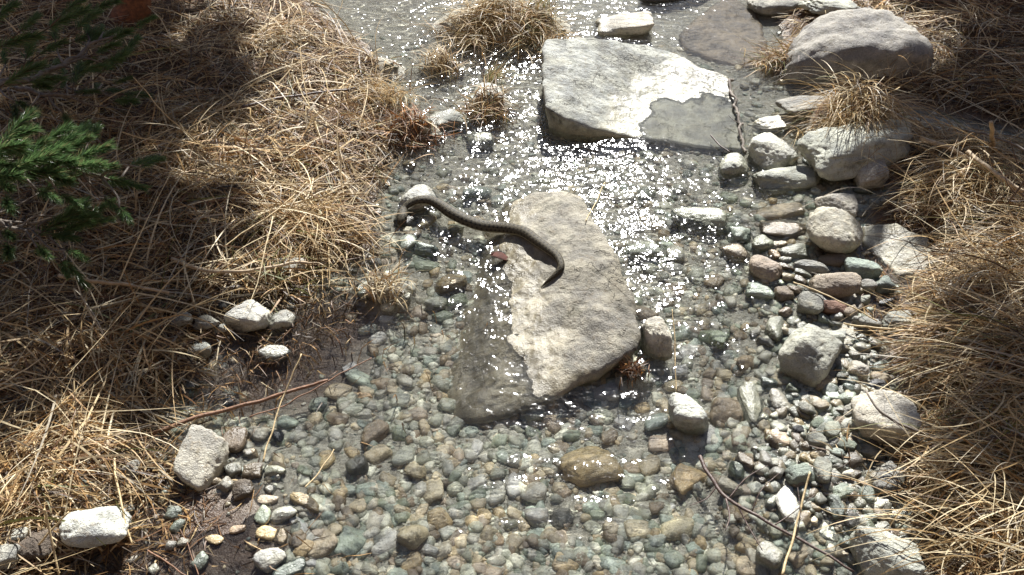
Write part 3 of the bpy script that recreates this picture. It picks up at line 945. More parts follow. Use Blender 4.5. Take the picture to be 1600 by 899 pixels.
def side(dx, dy):
    a = math.degrees(math.atan2(-dy, dx)) % 360
    return ['right of', 'upper right of', 'above', 'upper left of', 'left of', 'lower left of', 'below', 'lower right of'][int((a + 22.5) // 45) % 8]


cand = {}
for s in STONES:
    key = (int(s['px']), int(s['py']))
    if s['label']:
        continue
    if key in OWN:
        s['o']['label'] = OWN[key]
        continue
    L = sorted(LAND, key=lambda l: (l[0] - s['px']) ** 2 + (1.3 * (l[1] - s['py'])) ** 2)[0]
    d = math.hypot(L[0] - s['px'], 1.3 * (L[1] - s['py']))
    form = 'long' if s['b'] / s['a'] < .55 else 'round' if s['b'] / s['a'] > .8 else 'oval'
    size = 'tiny' if s['a'] < 24 else 'small' if s['a'] < 34 else 'middling' if s['a'] < 48 else 'large'
    state = {'dry': 'dry', 'awash': 'awash', 'sub': 'sunken'}[s['mode']]
    base = f"{size} {form} {state} {HUE[s['hue']][1]} pebble {side(s['px'] - L[0], s['py'] - L[1])} {L[2]}"
    cand.setdefault(base, []).append((d, s))
for base, lst in cand.items():
    lst.sort(key=lambda q: q[0])
    words = ['nearest', 'farther', 'farthest'] if len(lst) > 2 else ['nearer', 'farther']
    for k, (d, s) in enumerate(lst):
        s['o']['label'] = base if len(lst) == 1 else words[min(k, 2)] + ' ' + base

# ------------------------------------------------------------------ surfaces to lay things on
bpy.context.view_layer.update()


def bvh_of(objs):
    Vs, Fs, off = [], [], 0
    for o in objs:
        me = o.data
        V = np.empty(len(me.vertices) * 3)
        me.vertices.foreach_get('co', V)
        V = V.reshape(-1, 3)
        M = np.array(o.matrix_world)
        V = V @ M[:3, :3].T + M[:3, 3]
        Vs.append(V)
        Fs += [tuple(i + off for i in p.vertices) for p in me.polygons]
        off += len(V)
    return BVHTree.FromPolygons(np.vstack(Vs).tolist(), Fs)


SURF = bvh_of([cs, us] + [s['o'] for s in STONES if s['a'] > 30])


def top_z(x, y):
    h = SURF.ray_cast(Vector((x, y, 2)), Vector((0, 0, -1)))[0]
    g = float(ground_z(x, y))
    return max(g, h.z) if h else g


def lay(px, py, lift):
    """point of a thing lying on whatever is seen through a pixel"""
    z = 0.0
    for _ in range(10):
        p = pt(px, py, z)
        z = 0.5 * z + 0.5 * (max(top_z(p[0], p[1]), 0.0) + lift)
    return pt(px, py, z)


# ------------------------------------------------------------------ snake
def build_snake():
    path = [(624, 350, .008), (627, 340, .010), (631, 328, .016), (642, 317, .024), (656, 312, .028), (672, 314, .030), (688, 321, .028), (706, 333, .024), (728, 345, .016),
            (752, 353, .013), (776, 357, .014), (800, 358, .015), (820, 363, .014), (838, 376, .013), (856, 389, .012), (871, 401, .011), (877, 414, .010), (870, 427, .008),
            (859, 437, .006), (852, 443, .0045), (846, 449, .003)]
    pts = []
    for px, py, lift in path:
        pts.append(lay(px, py, lift))
    pts = np.array(pts)
    for _ in range(1):
        z = pts[:, 2].copy()
        z[1:-1] = 0.25 * z[:-2] + 0.5 * z[1:-1] + 0.25 * z[2:]
        pts[:, 2] = np.maximum(z, pts[:, 2] - .006)
    n = 260
    C = resample(pts, n)
    seg = np.linalg.norm(np.diff(C, axis=0), axis=1)
    s = np.concatenate([[0], np.cumsum(seg)])
    L = s[-1]
    u = s / L
    rad = np.interp(u, [0, .012, .035, .06, .085, .12, .3, .5, .65, .8, .9, .96, 1], [.006, .0105, .0145, .0135, .0092, .0118, .0172, .0168, .0150, .0118, .0080, .0045, .0013])
    flat = np.interp(u, [0, .06, .1, .3, .9, 1], [.62, .68, .85, .86, .9, 1])
    t = np.gradient(C, axis=0)
    t /= np.linalg.norm(t, axis=1)[:, None]
    sd_ = np.cross(t, [0, 0, 1.0])
    sd_ /= np.linalg.norm(sd_, axis=1)[:, None]
    up = np.cross(sd_, t)
    S = 28
    a = np.linspace(0, 2 * np.pi, S, endpoint=False)
    prof = np.where(np.sin(a) < 0, 0.8, 1.0)
    rad = rad * 1.26
    V = (C[:, None] + rad[:, None, None] * (np.cos(a)[None, :, None] * sd_[:, None] + (np.sin(a) * prof)[None, :, None] * up[:, None] * flat[:, None, None])).reshape(-1, 3)
    i = np.arange(n - 1)[:, None] * S + np.arange(S)[None]
    j = np.arange(n - 1)[:, None] * S + (np.arange(S)[None] + 1) % S
    F = np.stack([i, j, j + S, i + S], -1).reshape(-1, 4)
    V = np.vstack([V, C[0] - t[0] * .004, C[-1] + t[-1] * .004])
    k = np.arange(S)
    Tr = np.vstack([np.c_[(k + 1) % S, k, np.full(S, n * S)], np.c_[(n - 1) * S + k, (n - 1) * S + (k + 1) % S, np.full(S, n * S + 1)]])
    col = np.zeros((len(V), 3))
    col[:n * S, 0] = np.repeat(s, S)                 # length along the body in metres
    col[:n * S, 1] = np.tile(a / (2 * np.pi), n)      # turn round the body
    col[n * S:, 1] = .25
    m, nt = new_mat('snake_skin')
    T = NT(nt)
    at = T.n('ShaderNodeAttribute', attribute_name='Col')
    sp = T.n('ShaderNodeSeparateColor')
    nt.links.new(at.outputs['Color'], sp.inputs[0])
    cm = T.n('ShaderNodeCombineXYZ')
    nt.links.new(T.math('MULTIPLY', sp.outputs[0], 190), cm.inputs[0])
    nt.links.new(T.math('MULTIPLY', sp.outputs[1], 34), cm.inputs[1])
    vo = T.n('ShaderNodeTexVoronoi')
    vo.inputs['Scale'].default_value = 1.0
    vo.inputs['Randomness'].default_value = 0.35
    nt.links.new(cm.outputs[0], vo.inputs['Vector'])
    # rows of dark blotches, staggered on back and flanks
    back = T.maprange(T.math('ABSOLUTE', T.math('SUBTRACT', sp.outputs[1], 0.25)), 0.30, 0.36, 0.0, 1.0)   # belly
    ph = T.math('MULTIPLY', T.math('ROUND', T.math('MULTIPLY', T.math('ABSOLUTE', T.math('SUBTRACT', sp.outputs[1], 0.25)), 9.0)), math.pi)
    wv = T.math('SINE', T.math('ADD', T.math('MULTIPLY', sp.outputs[0], 400.0), ph))
    row = T.math('COSINE', T.math('MULTIPLY', T.math('SUBTRACT', sp.outputs[1], 0.25), 2 * math.pi * 9))
    geo = T.n('ShaderNodeNewGeometry')
    nz = T.noise(geo.outputs['Position'], 150, 3)
    spot = T.maprange(T.math('ADD', T.math('ADD', T.math('MULTIPLY', wv, 0.5), T.math('MULTIPLY', row, 0.35)), T.math('MULTIPLY', T.math('SUBTRACT', nz, 0.5), 1.6)), 0.22, 0.5, 0.0, 0.85)
    c = T.mix(spot, (0.07, 0.06, 0.04), (0.006, 0.0055, 0.0045))
    c = T.mix(T.maprange(vo.outputs['Distance'], 0.35, 0.65, 0.0, 0.6), c, (0.035, 0.03, 0.022))
    c = T.mix(back, c, (0.26, 0.24, 0.17))
    bs = T.n('ShaderNodeBsdfPrincipled')
    nt.links.new(c, bs.inputs['Base Color'])
    bs.inputs['Roughness'].default_value = 0.55
    bs.inputs['Specular IOR Level'].default_value = 0.14
    bp = T.n('ShaderNodeBump')
    bp.invert = True
    bp.inputs['Strength'].default_value = 0.7
    bp.inputs['Distance'].default_value = 0.0015
    nt.links.new(vo.outputs['Distance'], bp.inputs['Height'])
    nt.links.new(bp.outputs[0], bs.inputs['Normal'])
    out = T.n('ShaderNodeOutputMaterial')
    nt.links.new(bs.outputs[0], out.inputs[0])
    # eyes: small bulges on the sides of the head, same mesh
    ME, _ = new_mat('snake_eye')
    nt2 = NT(ME.node_tree)
    b2 = nt2.n('ShaderNodeBsdfPrincipled')
    b2.inputs['Base Color'].default_value = (0.008, 0.007, 0.005, 1)
    b2.inputs['Roughness'].default_value = 0.08
    o2 = nt2.n('ShaderNodeOutputMaterial')
    ME.node_tree.links.new(b2.outputs[0], o2.inputs[0])
    k0 = int(np.searchsorted(u, .024))
    D, FE = ICO[3]
    allV, extra, nb = [V], [], len(V)
    for sg in (-1, 1):
        ec = C[k0] + sg * sd_[k0] * rad[k0] * .86 + up[k0] * rad[k0] * .34
        allV.append(D * .0026 + ec)
        extra.append(FE + nb)
        nb += len(D)
    V2 = np.vstack(allV)
    T3 = np.vstack([Tr] + extra)
    cc = np.vstack([col, np.full((nb - len(V), 3), .25)])
    me = mesh_np('snake', V2, [F, T3], m, cc)
    me.materials.append(ME)
    idx = np.zeros(len(me.polygons), np.int32)
    idx[len(F) + len(Tr):] = 1
    me.polygons.foreach_set('material_index', idx)
    return tag(link('snake', me), 'olive-grey blotched snake stretched from a white stone across the central slab', 'snake')


build_snake()

# ------------------------------------------------------------------ grass
STRAW = np.array([(0.57, 0.44, 0.25), (0.46, 0.32, 0.155), (0.66, 0.56, 0.37), (0.38, 0.225, 0.09), (0.20, 0.11, 0.055), (0.085, 0.055, 0.034), (0.40, 0.355, 0.28), (0.20, 0.21, 0.07)])


def blades(n, roots, az, L, e0, e1, width, palette_p, rng, lay_h=0.03, K=7, ground_clamp=True, col_mul=None):
    """n ribbons: root (n,3), heading, length, rising angle at root and tip"""
    cols = STRAW[rng.choice(len(STRAW), n, p=np.array(palette_p) / sum(palette_p))] * rng.uniform(.7, 1.2, (n, 1))
    if col_mul is not None:
        cols = cols * col_mul
    P = roots.copy()
    layer = rng.uniform(.002, lay_h, n)
    curl = rng.normal(0, .55, n)
    tw = rng.uniform(-.9, .9, n)
    V = np.zeros((n, K + 1, 2, 3))
    for k in range(K + 1):
        s = k / K
        e = e0 + (e1 - e0) * s ** .75
        a = az + curl * s
        d = np.c_[np.cos(e) * np.cos(a), np.cos(e) * np.sin(a), np.sin(e)]
        side_ = np.c_[-np.sin(a), np.cos(a), np.zeros(n)]
        nrm = np.cross(side_, d)
        sv = side_ * np.cos(tw)[:, None] + nrm * np.sin(tw)[:, None]
        w = width * (1 - .8 * s ** 2)
        V[:, k, 0] = P - sv * w[:, None] / 2
        V[:, k, 1] = P + sv * w[:, None] / 2
        P = P + d * (L / K)[:, None]
        if ground_clamp:
            gz = np.maximum(ground_z(P[:, 0], P[:, 1]), -0.005) + layer
            P[:, 2] = np.maximum(P[:, 2], gz)
    base = np.arange(n)[:, None] * (K + 1) * 2 + np.arange(K)[None] * 2
    F = np.stack([base, base + 1, base + 3, base + 2], -1).reshape(-1, 4)
    C = np.repeat(cols, (K + 1) * 2, 0)
    return V.reshape(-1, 3), F, C


def join(parts):
    Vs, Fs, Cs, off = [], [], [], 0
    for V, F, C in parts:
        Vs.append(V)
        Fs.append(F + off)
        Cs.append(C)
        off += len(V)
    return np.vstack(Vs), np.vstack(Fs), np.vstack(Cs)


def bank_roots(n, side_sign, rng, reach=1.9):
    """points on one bank, denser where the camera is close"""
    out_ = []
    tot = 0
    while tot < n:
        m = n * 3
        px = rng.uniform(-330, 760, m) if side_sign < 0 else rng.uniform(1120, 1900, m)
        py = rng.uniform(-85, 1000, m)
        u, v = (px - 800) / FPX, (449.5 - py) / FPX
        dz = -SP + v * CP
        t = (0.05 - CAMH) / dz
        x, y = u * t, (CP + v * SP) * t
        g = ground_z(x, y)
        s = sdf(x, y)
        ok = (s < (0.015 if side_sign < 0 else -.03)) & (s > -reach) | ((g > 0.02) & (s > 0) & (s < .4))
        dens = 0.35 + 1.3 * smooth(-.25, .35, fbm(np.c_[x * 3.3, y * 3.3, np.full(m, 4.2)], 3))
        ok &= rng.random(m) < dens * smooth(.03, -.08, s) + .15
        out_.append(np.c_[x, y, g][ok])
        tot += ok.sum()
    return np.vstack(out_)[:n]


def clear_of_rocks(r, az, L):
    ok = np.ones(len(r), bool)
    for s in STONES:
        if s['mode'] == 'sub' or s['a'] < 30:
            continue
        o = s['o']
        rad = max(o.scale[0], o.scale[1]) * 0.98
        for f in (0, .35, .7):
            x, y = r[:, 0] + np.cos(az) * L * f, r[:, 1] + np.sin(az) * L * f
            ok &= (x - o.location[0]) ** 2 + ((y - o.location[1]) * 1.1) ** 2 > rad ** 2
    return ok | (RNG.random(len(r)) < .04)


def bank_grass(side_sign, n, seed):
    rng = np.random.default_rng(seed)
    parts = []
    # flattened mat
    r = bank_roots(n, side_sign, rng)
    s = sdf(r[:, 0], r[:, 1])
    nz = fbm(np.c_[r[:, :2] * 1.6, np.full(len(r), seed * 1.0)], 2)
    nz2 = fbm(np.c_[r[:, :2] * 5.0, np.full(len(r), seed + 9.0)], 2)
    if side_sign < 0:
        az = np.where(rng.random(n) < .45, rng.normal(-.25, .6, n) + nz * 3.0, rng.uniform(0, 6.28, n))
    else:
        az = np.where(rng.random(n) < .7, math.pi + .12 + rng.normal(0, .5, n) + nz * 2.0, rng.uniform(0, 6.28, n))
    L = rng.uniform(.07, .34, n) * (1 + .3 * nz2)
    for f in (1.0, .6):
        st = sdf(r[:, 0] + np.cos(az) * L * f, r[:, 1] + np.sin(az) * L * f)
        L = np.where(st > (.04 if side_sign < 0 else 0.0), L * .45, L)
    e0 = R(2) + R(24) * rng.random(n) ** 2.4
    e1 = e0 - rng.uniform(R(15), R(70), n)
    wid = .0018 + .0052 * rng.random(n) ** 1.5
    tone = (1 + 1.0 * nz2)[:, None] * np.where(s > -.12, .72, 1.0)[:, None]
    tone = np.clip(tone, .28, 1.5)
    keep = clear_of_rocks(r, az, L)
    n = int(keep.sum())
    r, az, L, e0, e1, wid, tone = r[keep], az[keep], L[keep], e0[keep], e1[keep], wid[keep], tone[keep]
    parts.append(blades(n, r, az, L, e0, e1, wid, [5, 5, 4, 5, 5, 6, 3, .5], rng, .026, col_mul=tone))
    # longer pale straws on top
    m = 1150
    r = bank_roots(m, side_sign, rng)
    a = rng.uniform(0, 6.28, m) if side_sign < 0 else np.where(rng.random(m) < .6, math.pi + rng.normal(0, .7, m), rng.uniform(0, 6.28, m))
    Ll = rng.uniform(.15, .5, m)
    kp = clear_of_rocks(r, a, Ll) & (sdf(r[:, 0] + np.cos(a) * Ll, r[:, 1] + np.sin(a) * Ll) < .1)
    m = int(kp.sum())
    e = R(3) + R(35) * rng.random(m) ** 2
    parts.append(blades(m, r[kp] + [0, 0, .015], a[kp], Ll[kp], e, e - np.radians(rng.uniform(5, 45, m)), rng.uniform(.0028, .0055, m), [5, 2, 8, 1, .5, 0, 2, .3], rng, .09, K=7))
    # broken litter
    m = 18000
    r = bank_roots(m, side_sign, rng)
    parts.append(blades(m, r + [0, 0, .006], rng.uniform(0, 6.28, m), rng.uniform(.025, .13, m), rng.uniform(-.1, .4, m), rng.uniform(-.4, .3, m),
                        rng.uniform(.002, .006, m), [4, 5, 3, 5, 5, 6, 2, 0], rng, .03, K=3))
    V, F, C = join(parts)
    return mesh_np('dry_grass', V, F, M_GRASS, C)


tag(link('dry_grass', bank_grass(-1, 19000, 3)), 'flattened tangle of dry straw-coloured grass covering the left bank', kind='stuff')
tag(link('dry_grass', bank_grass(1, 18500, 4)), 'combed dry straw-coloured grass lying over the right bank', kind='stuff')



def wet_litter():
    rng = np.random.default_rng(77)
    pts_ = []
    for mx, my, rx, ry in MUD:
        k = int(900 * rx * ry / .03)
        pts_.append(np.c_[rng.normal(mx, rx * .8, k), rng.normal(my, ry * .8, k)])
    r = np.vstack(pts_)
    s = sdf(r[:, 0], r[:, 1])
    r = r[(s > -.05) & (rng.random(len(r)) < smooth(.22, .0, s) + .12)]
    n = len(r)
    r = np.c_[r, ground_z(r[:, 0], r[:, 1]) + .001]
    V, F, C = blades(n, r, rng.uniform(0, 6.28, n), rng.uniform(.01, .08, n), rng.uniform(-.1, .15, n), rng.uniform(-.2, .1, n), rng.uniform(.001, .0045, n), [1, 2, .4, 3, 5, 8, 1, 0], rng, .008, K=3)
    return mesh_np('wet_litter', V, F, M_GRASS, C)


tag(link('wet_litter', wet_litter()), 'sodden brown straw bits and rotting leaves scattered over the mud', kind='stuff')


def tussock(px, py, n, spread, L, lean, label, pal, e=(50, 85), droop=(60, 130), seed=0, col=None, width=(.0016, .0042), group='grass tussocks of the banks', cone=.7, zoff=0, off=True):
    rng = np.random.default_rng(seed + int(px))
    c = ground_pt(px, py)
    if px < 560 and n > 300:
        n = int(n * .6)
        e, L = (e[0] * .5, e[1] * .8), L * .9
    r = c + np.c_[rng.normal(0, spread, n), rng.normal(0, spread * .8, n), np.zeros(n)]
    r[:, 2] = ground_z(r[:, 0], r[:, 1]) - .004 + zoff
    az = rng.uniform(0, 6.28, n) if lean is None else R(lean) + rng.normal(0, cone, n)
    e0 = np.radians(rng.uniform(*e, n))
    e1 = e0 - np.radians(rng.uniform(*droop, n))
    Ls = rng.uniform(.55, 1.1, n) * L
    if L > .2 and off:
        kp = clear_of_rocks(r, az, Ls * .9) & (sdf(r[:, 0] + np.cos(az) * Ls * .75, r[:, 1] + np.sin(az) * Ls * .75) < .0) | (rng.random(n) < .07)
        r, az, Ls, e0, e1, n = r[kp], az[kp], Ls[kp], e0[kp], e1[kp], int(kp.sum())
    V, F, C = blades(n, r, az, Ls, e0, e1, rng.uniform(*width, n), pal, rng, .04, K=9, col_mul=col)
    me = mesh_np('grass_tussock', V - c, F, M_GRASS, C)
    o = link('grass_tussock', me)
    o.location = c
    return tag(o, label, 'grass tussock', group)


PS = [5, 4, 5, 2, 1, .3, 2, .3]
PG = [3, 3, 2, 1, 1, .5, 1, 6]
PB = [.5, 1, .2, 3, 5, 4, .5, .2]
tussock(750, 38, 420, .075, .22, None, 'straw tussock on an islet left of the pale slab, its left half', PS, off=False, e=(5, 42), droop=(20, 70))
tussock(830, 42, 420, .07, .20, None, 'straw tussock touching the far corner of the pale slab', [4, 4, 3, 2, 1, .5, 1, 2.5], e=(5, 45), droop=(20, 70))
tussock(845, 25, 90, .025, .12, 60, 'small green tuft at the back of the midstream islet', PG, e=(40, 80), droop=(10, 50))
tussock(1338, 178, 620, .06, .30, 250, 'arching pale tussock spilling over the grey sloping stone', PS, off=False, e=(40, 85), droop=(70, 130), cone=1.0)
tussock(1410, 95, 420, .06, .26, 240, 'grass tuft drooping over the right shoulder of the big boulder', PS, e=(40, 80), droop=(70, 130), cone=.9)
tussock(1440, 235, 620, .12, .34, 190, 'tawny tussock drooping beside the wide pale wedge rock', [4, 6, 3, 4, 2, .5, 1, .4], e=(25, 70), droop=(60, 120), cone=.5)
tussock(1540, 270, 700, .14, .36, 205, 'bleached tussock under the broken twigs on right bank', PS, e=(25, 70), droop=(60, 120), cone=.6)
tussock(1590, 420, 700, .13, .36, 190, 'grey combed tussock on the right edge at mid height', [4, 4, 3, 2, 1, 1, 4, .4], e=(25, 70), droop=(60, 120), cone=.5)
tussock(1560, 560, 700, .12, .36, 180, 'shaded tussock combed flat on the right edge', [3, 4, 2, 3, 2, 1, 3, 1.5], e=(20, 60), droop=(50, 110), cone=.35)
tussock(1495, 535, 500, .09, .24, 185, 'rusty tussock reaching out over the wet cobbles', [3, 5, 2, 4, 3, .5, .5, .2], e=(15, 50), droop=(40, 90), cone=.4)
tussock(1540, 730, 520, .10, .32, 190, 'tangled tussock with long hoops left of bottom right edge', PS, e=(25, 75), droop=(60, 140), cone=.6)
tussock(1530, 840, 460, .06, .38, 165, 'long drooping tussock sweeping over the large speckled rock', [4, 4, 6, 2, 1, .3, 1, .5], e=(45, 75), droop=(90, 140), cone=.35)
tussock(1560, 700, 160, .05, .12, None, 'short green-flecked tuft in the right bank straw', PG, e=(40, 85), droop=(20, 60))
tussock(470, 348, 620, .085, .22, 320, 'golden tussock on left bank edge beside the snake stone', [6, 5, 3, 3, 1, .2, .3, 1], e=(25, 75), droop=(50, 110), cone=1.1)
tussock(455, 432, 320, .05, .14, None, 'yellow-green tussock below the pale curved stick', [4, 3, 2, 2, 1, .5, .3, 5], e=(25, 75), droop=(30, 90))
tussock(320, 190, 520, .07, .24, 300, 'half-shaded tussock with dark underside on left bank', PS, e=(35, 80), droop=(80, 140), cone=1.2)
tussock(300, 270, 420, .08, .20, None, 'low straw tussock right of the pine boughs', PS, e=(15, 60), droop=(40, 90))
tussock(600, 455, 150, .03, .11, 60, 'drowned grey tuft in shallow water left of the yellow cobble', [2, 2, 3, 1, .5, .5, 6, 0], e=(30, 80), droop=(50, 120), cone=1.5)
tussock(988, 585, 90, .014, .04, None, 'small rusty tuft in the shadow of the slab right tip', [0, .3, 0, 3, 6, 3, 0, 0], e=(10, 80), droop=(30, 100), col=np.array([.9, .75, .6]), zoff=.008)
tussock(770, 148, 90, .02, .10, 20, 'little green tuft on the pale wet stone', PG, e=(30, 75), droop=(30, 80), zoff=.04)
tussock(760, 175, 200, .05, .12, None, 'rusty low tussock at the foot of the pale wet stone', [2, 4, 1, 4, 4, 1, 0, 1], e=(10, 60), droop=(20, 80))
tussock(600, 165, 260, .055, .20, 290, 'sparse straw tussock standing in the glitter at left bank edge', PS, e=(45, 85), droop=(40, 100), cone=1.3)
tussock(560, 195, 320, .07, .12, None, 'sodden dark brown tussock at the left bank edge', PB, e=(5, 50), droop=(20, 70))
tussock(690, 105, 140, .04, .12, 120, 'wispy straw tussock in the upper water between bank and slab', PS, e=(10, 60), droop=(20, 80), cone=1)
tussock(650, 208, 220, .05, .1, None, 'rust-red sodden tussock behind the leaning grey-green stone', PB, e=(5, 45), droop=(20, 70), col=np.array([1.1, .85, .7]))
tussock(1220, 95, 240, .05, .14, 200, 'brown mossy tuft at the water left of the big boulder', [2, 4, 1, 4, 4, 2, 0, 3], e=(10, 60), droop=(30, 90), cone=1)
tussock(150, 600, 420, .09, .18, None, 'rust brown tussock in half shade above the lower left rocks', [3, 5, 2, 5, 3, 1, .5, .8], e=(15, 60), droop=(40, 90))
tussock(60, 700, 520, .10, .2, 340, 'straw tussock at the left edge above the brown-grey stone', [4, 5, 3, 4, 2, .5, .5, .5], e=(15, 60), droop=(40, 90), cone=.9)
tussock(430, 60, 420, .09, .2, None, 'sunlit straw tussock at the top of left bank', PS, e=(15, 65), droop=(40, 90))

# ------------------------------------------------------------------ sticks, stalks
def stalk(pxs, r0, r1, mat, name, cat, label, lift=.012, side_twigs=(), wob=.006, zs=None, n=34):
    pts = [lay(x, y, lift) if zs is None else pt(x, y, zs[k]) for k, (x, y) in enumerate(pxs)]
    if zs is None and len(pts) == 2:
        pass
    C = resample(pts, n, wob)
    c0 = C[0].copy()
    parts = [tube(C - c0, np.linspace(r0, r1, n), 7)]
    for k, (dx, dy, dz, rr_) in side_twigs:
        i0 = int(k * (n - 1))
        p = C[i0] - c0
        q = p + np.array([dx, dy, dz])
        mid = (p + q) / 2 + RNG.normal(0, .08, 3) * np.linalg.norm([dx, dy, dz])
        parts.append(tube(resample([p, mid, q], 10), np.linspace(rr_, rr_ * .4, 10), 5))
    Vs, F4, F3, off = [], [], [], 0
    for V, F, Tt in parts:
        Vs.append(V)
        F4.append(F + off)
        F3.append(Tt + off)
        off += len(V)
    me = mesh_np(name, np.vstack(Vs), [np.vstack(F4), np.vstack(F3)], mat)
    o = link(name, me)
    o.location = c0
    return tag(o, label, cat, 'twigs and stalks lying about')


stalk([(268, 404), (310, 420), (360, 425), (420, 418), (468, 409), (484, 412)], .0062, .0045, M_PALEWOOD, 'stick', 'stick', 'pale curved stick across the grass above the black-and-white stone', .05,
      [(.12, (-.05, .06, .02, .003)), (.95, (.05, -.01, 0, .003))])
stalk([(92, 431), (150, 440), (200, 446), (265, 458)], .006, .004, M_PALEWOOD, 'stick', 'stick', 'pale stick at left edge of the grass in shade', .05)
stalk([(378, 168), (440, 153), (520, 142), (556, 138)], .006, .003, M_DARKWOOD, 'stick', 'stick', 'dark straight stick lying on the upper left bank grass', .06)
stalk([(205, 690), (300, 655), (400, 628), (470, 606), (512, 594)], .006, .004, M_REED, 'reed_stem', 'reed', 'long rust-red reed floating across the muddy pool', .012)
stalk([(390, 652), (450, 630), (540, 580), (580, 560)], .002, .0015, M_REED, 'reed_stem', 'reed', 'thin brown reed beside the long rust-red one', .012)
stalk([(410, 724), (440, 630), (470, 553)], .0022, .0016, M_STRAW, 'straw_stalk', 'straw', 'straight pale straw slanting up out of the muddy pool', .01, zs=[.02, .06, .12])
stalk([(478, 762), (500, 735), (522, 702)], .0018, .0012, M_STRAW, 'straw_stalk', 'straw', 'short tan straw over the pebbles below the mint green pebble', .012)
stalk([(1092, 712), (1104, 738), (1130, 772), (1156, 792), (1200, 816), (1262, 850), (1335, 893)], .0052, .0028, M_DARKWOOD, 'twig', 'twig', 'dark red-brown twig with side shoots over the lower right cobbles', .022,
      [(.38, (-.02, -.09, .01, .0028)), (.4, (.1, .07, .03, .002)), (.5, (.03, -.11, .0, .0024)), (.6, (.08, .09, .02, .0018)), (.3, (-.07, -.05, 0, .002)), (.7, (.1, .06, .03, .0018)), (.8, (.02, .1, .04, .0016))])
stalk([(1222, 899), (1238, 845), (1252, 790), (1264, 738)], .003, .0022, M_STRAW, 'straw_stalk', 'straw', 'pale straw standing upright beside the long cream cobble', zs=[.02, .03, .05, .08])
stalk([(1354, 610), (1372, 640), (1410, 664), (1460, 682), (1520, 688), (1570, 678), (1612, 674)], .0022, .0055, M_GREYWOOD, 'twig', 'twig', 'dark twig reaching from right edge over the pale block', .05,
      [(.3, (.02, -.05, .01, .0015))])
stalk([(1549, 192), (1551, 215), (1554, 240)], .006, .008, M_PALEWOOD, 'twig', 'twig', 'short upright pale stub on the right bank', zs=[.28, .2, .08])
stalk([(1620, 245), (1575, 222), (1530, 208), (1500, 203)], .005, .003, M_GREYWOOD, 'twig', 'twig', 'thin grey twig bent over the upper right bank', zs=[.2, .2, .18, .12])
stalk([(1612, 270), (1580, 310), (1565, 330)], .004, .002, M_DARKWOOD, 'twig', 'twig', 'dark forked twig at the right edge above the bleached tussock', zs=[.3, .2, .12], side_twigs=[(.4, (-.06, .02, .08, .002)), (.6, (.05, -.04, .06, .002))])
stalk([(1438, 216), (1490, 235), (1545, 268), (1600, 305)], .009, .006, M_PALEWOOD, 'stick', 'stick', 'thick bleached stem lying along the right bank', .09)
stalk([(1512, 238), (1550, 268), (1598, 300)], .008, .006, M_PALEWOOD, 'stick', 'stick', 'second bleached stem just above the thick one on right bank', .12)
stalk([(1142, 124), (1152, 175), (1165, 240)], .006, .005, M_GREYWOOD, 'stick', 'stick', 'brown stick leaning on the right edge of the pale slab', .012, [(.3, (.03, .05, .02, .002)), (.7, (-.04, .05, .01, .002))], wob=.03)
stalk([(1110, 212), (1128, 230), (1140, 238)], .003, .002, M_DARKWOOD, 'twig', 'twig', 'little dark twig at the near right corner of pale slab', .012)
stalk([(945, 285), (930, 318), (914, 345)], .0022, .0015, M_STRAW, 'straw_stalk', 'straw', 'short straw lying on the far end of central slab', .01)
stalk([(430, -10), (412, 70), (400, 142)], .0016, .0022, M_STRAW, 'straw_stalk', 'straw', 'tall thin straw at the top of left bank', zs=[.3, .2, .1])
stalk([(538, -8), (520, 60), (528, 142)], .0015, .002, M_STRAW, 'straw_stalk', 'straw', 'tall straw bending by the upper left water edge', zs=[.3, .2, .08])
stalk([(528, 215), (532, 260), (538, 320)], .0018, .0022, M_STRAW, 'straw_stalk', 'straw', 'upright straw above the golden tussock', zs=[.2, .13, .06])
stalk([(208, 120), (260, 180), (320, 232)], .0014, .0018, M_STRAW, 'straw_stalk', 'straw', 'long straw crossing in front of the pine shade', zs=[.4, .28, .15])
stalk([(350, 385), (430, 330), (480, 285)], .0018, .0022, M_STRAW, 'straw_stalk', 'straw', 'slanting straw across the golden tussock left side', .08)
stalk([(220, 255), (360, 285), (560, 288)], .002, .0015, M_STRAW, 'straw_stalk', 'straw', 'level long straw spanning the left bank at mid height', .1)
stalk([(70, 795), (78, 830), (92, 899)], .0025, .002, M_STRAW, 'straw_stalk', 'straw', 'pale straw standing left of the smooth white stone', zs=[.16, .1, .03])
stalk([(35, 885), (70, 840), (108, 800)], .0025, .002, M_STRAW, 'straw_stalk', 'straw', 'straw leaning across the brown-grey stone', zs=[.03, .08, .12])
stalk([(178, 718), (188, 780), (207, 850)], .0028, .002, M_STRAW, 'straw_stalk', 'straw', 'tan straw slanting past the right end of white stone', zs=[.07, .06, .02])
stalk([(232, 860), (262, 880), (300, 905)], .0022, .0015, M_REED, 'straw_stalk', 'straw', 'brown straw lying on the bottom left mud', .006)
stalk([(270, 800), (300, 870), (310, 899)], .0012, .0012, M_REED, 'straw_stalk', 'straw', 'hair-thin brown stem on mud right of the blue pebble', .006)
stalk([(1318, 505), (1362, 512), (1440, 520), (1500, 532)], .0026, .0035, M_STRAW, 'straw_stalk', 'straw', 'tawny straw bundle stem pointing at the large dry stone', .04)
stalk([(1240, 440), (1310, 470), (1372, 502)], .002, .002, M_STRAW, 'straw_stalk', 'straw', 'straw lying over cobbles below the long pinkish cobble', .03)
stalk([(1050, 485), (1054, 540), (1055, 612)], .0012, .0016, M_STRAW, 'straw_stalk', 'straw', 'thin upright straw right of the leaning pale oval', zs=[.1, .06, .01])

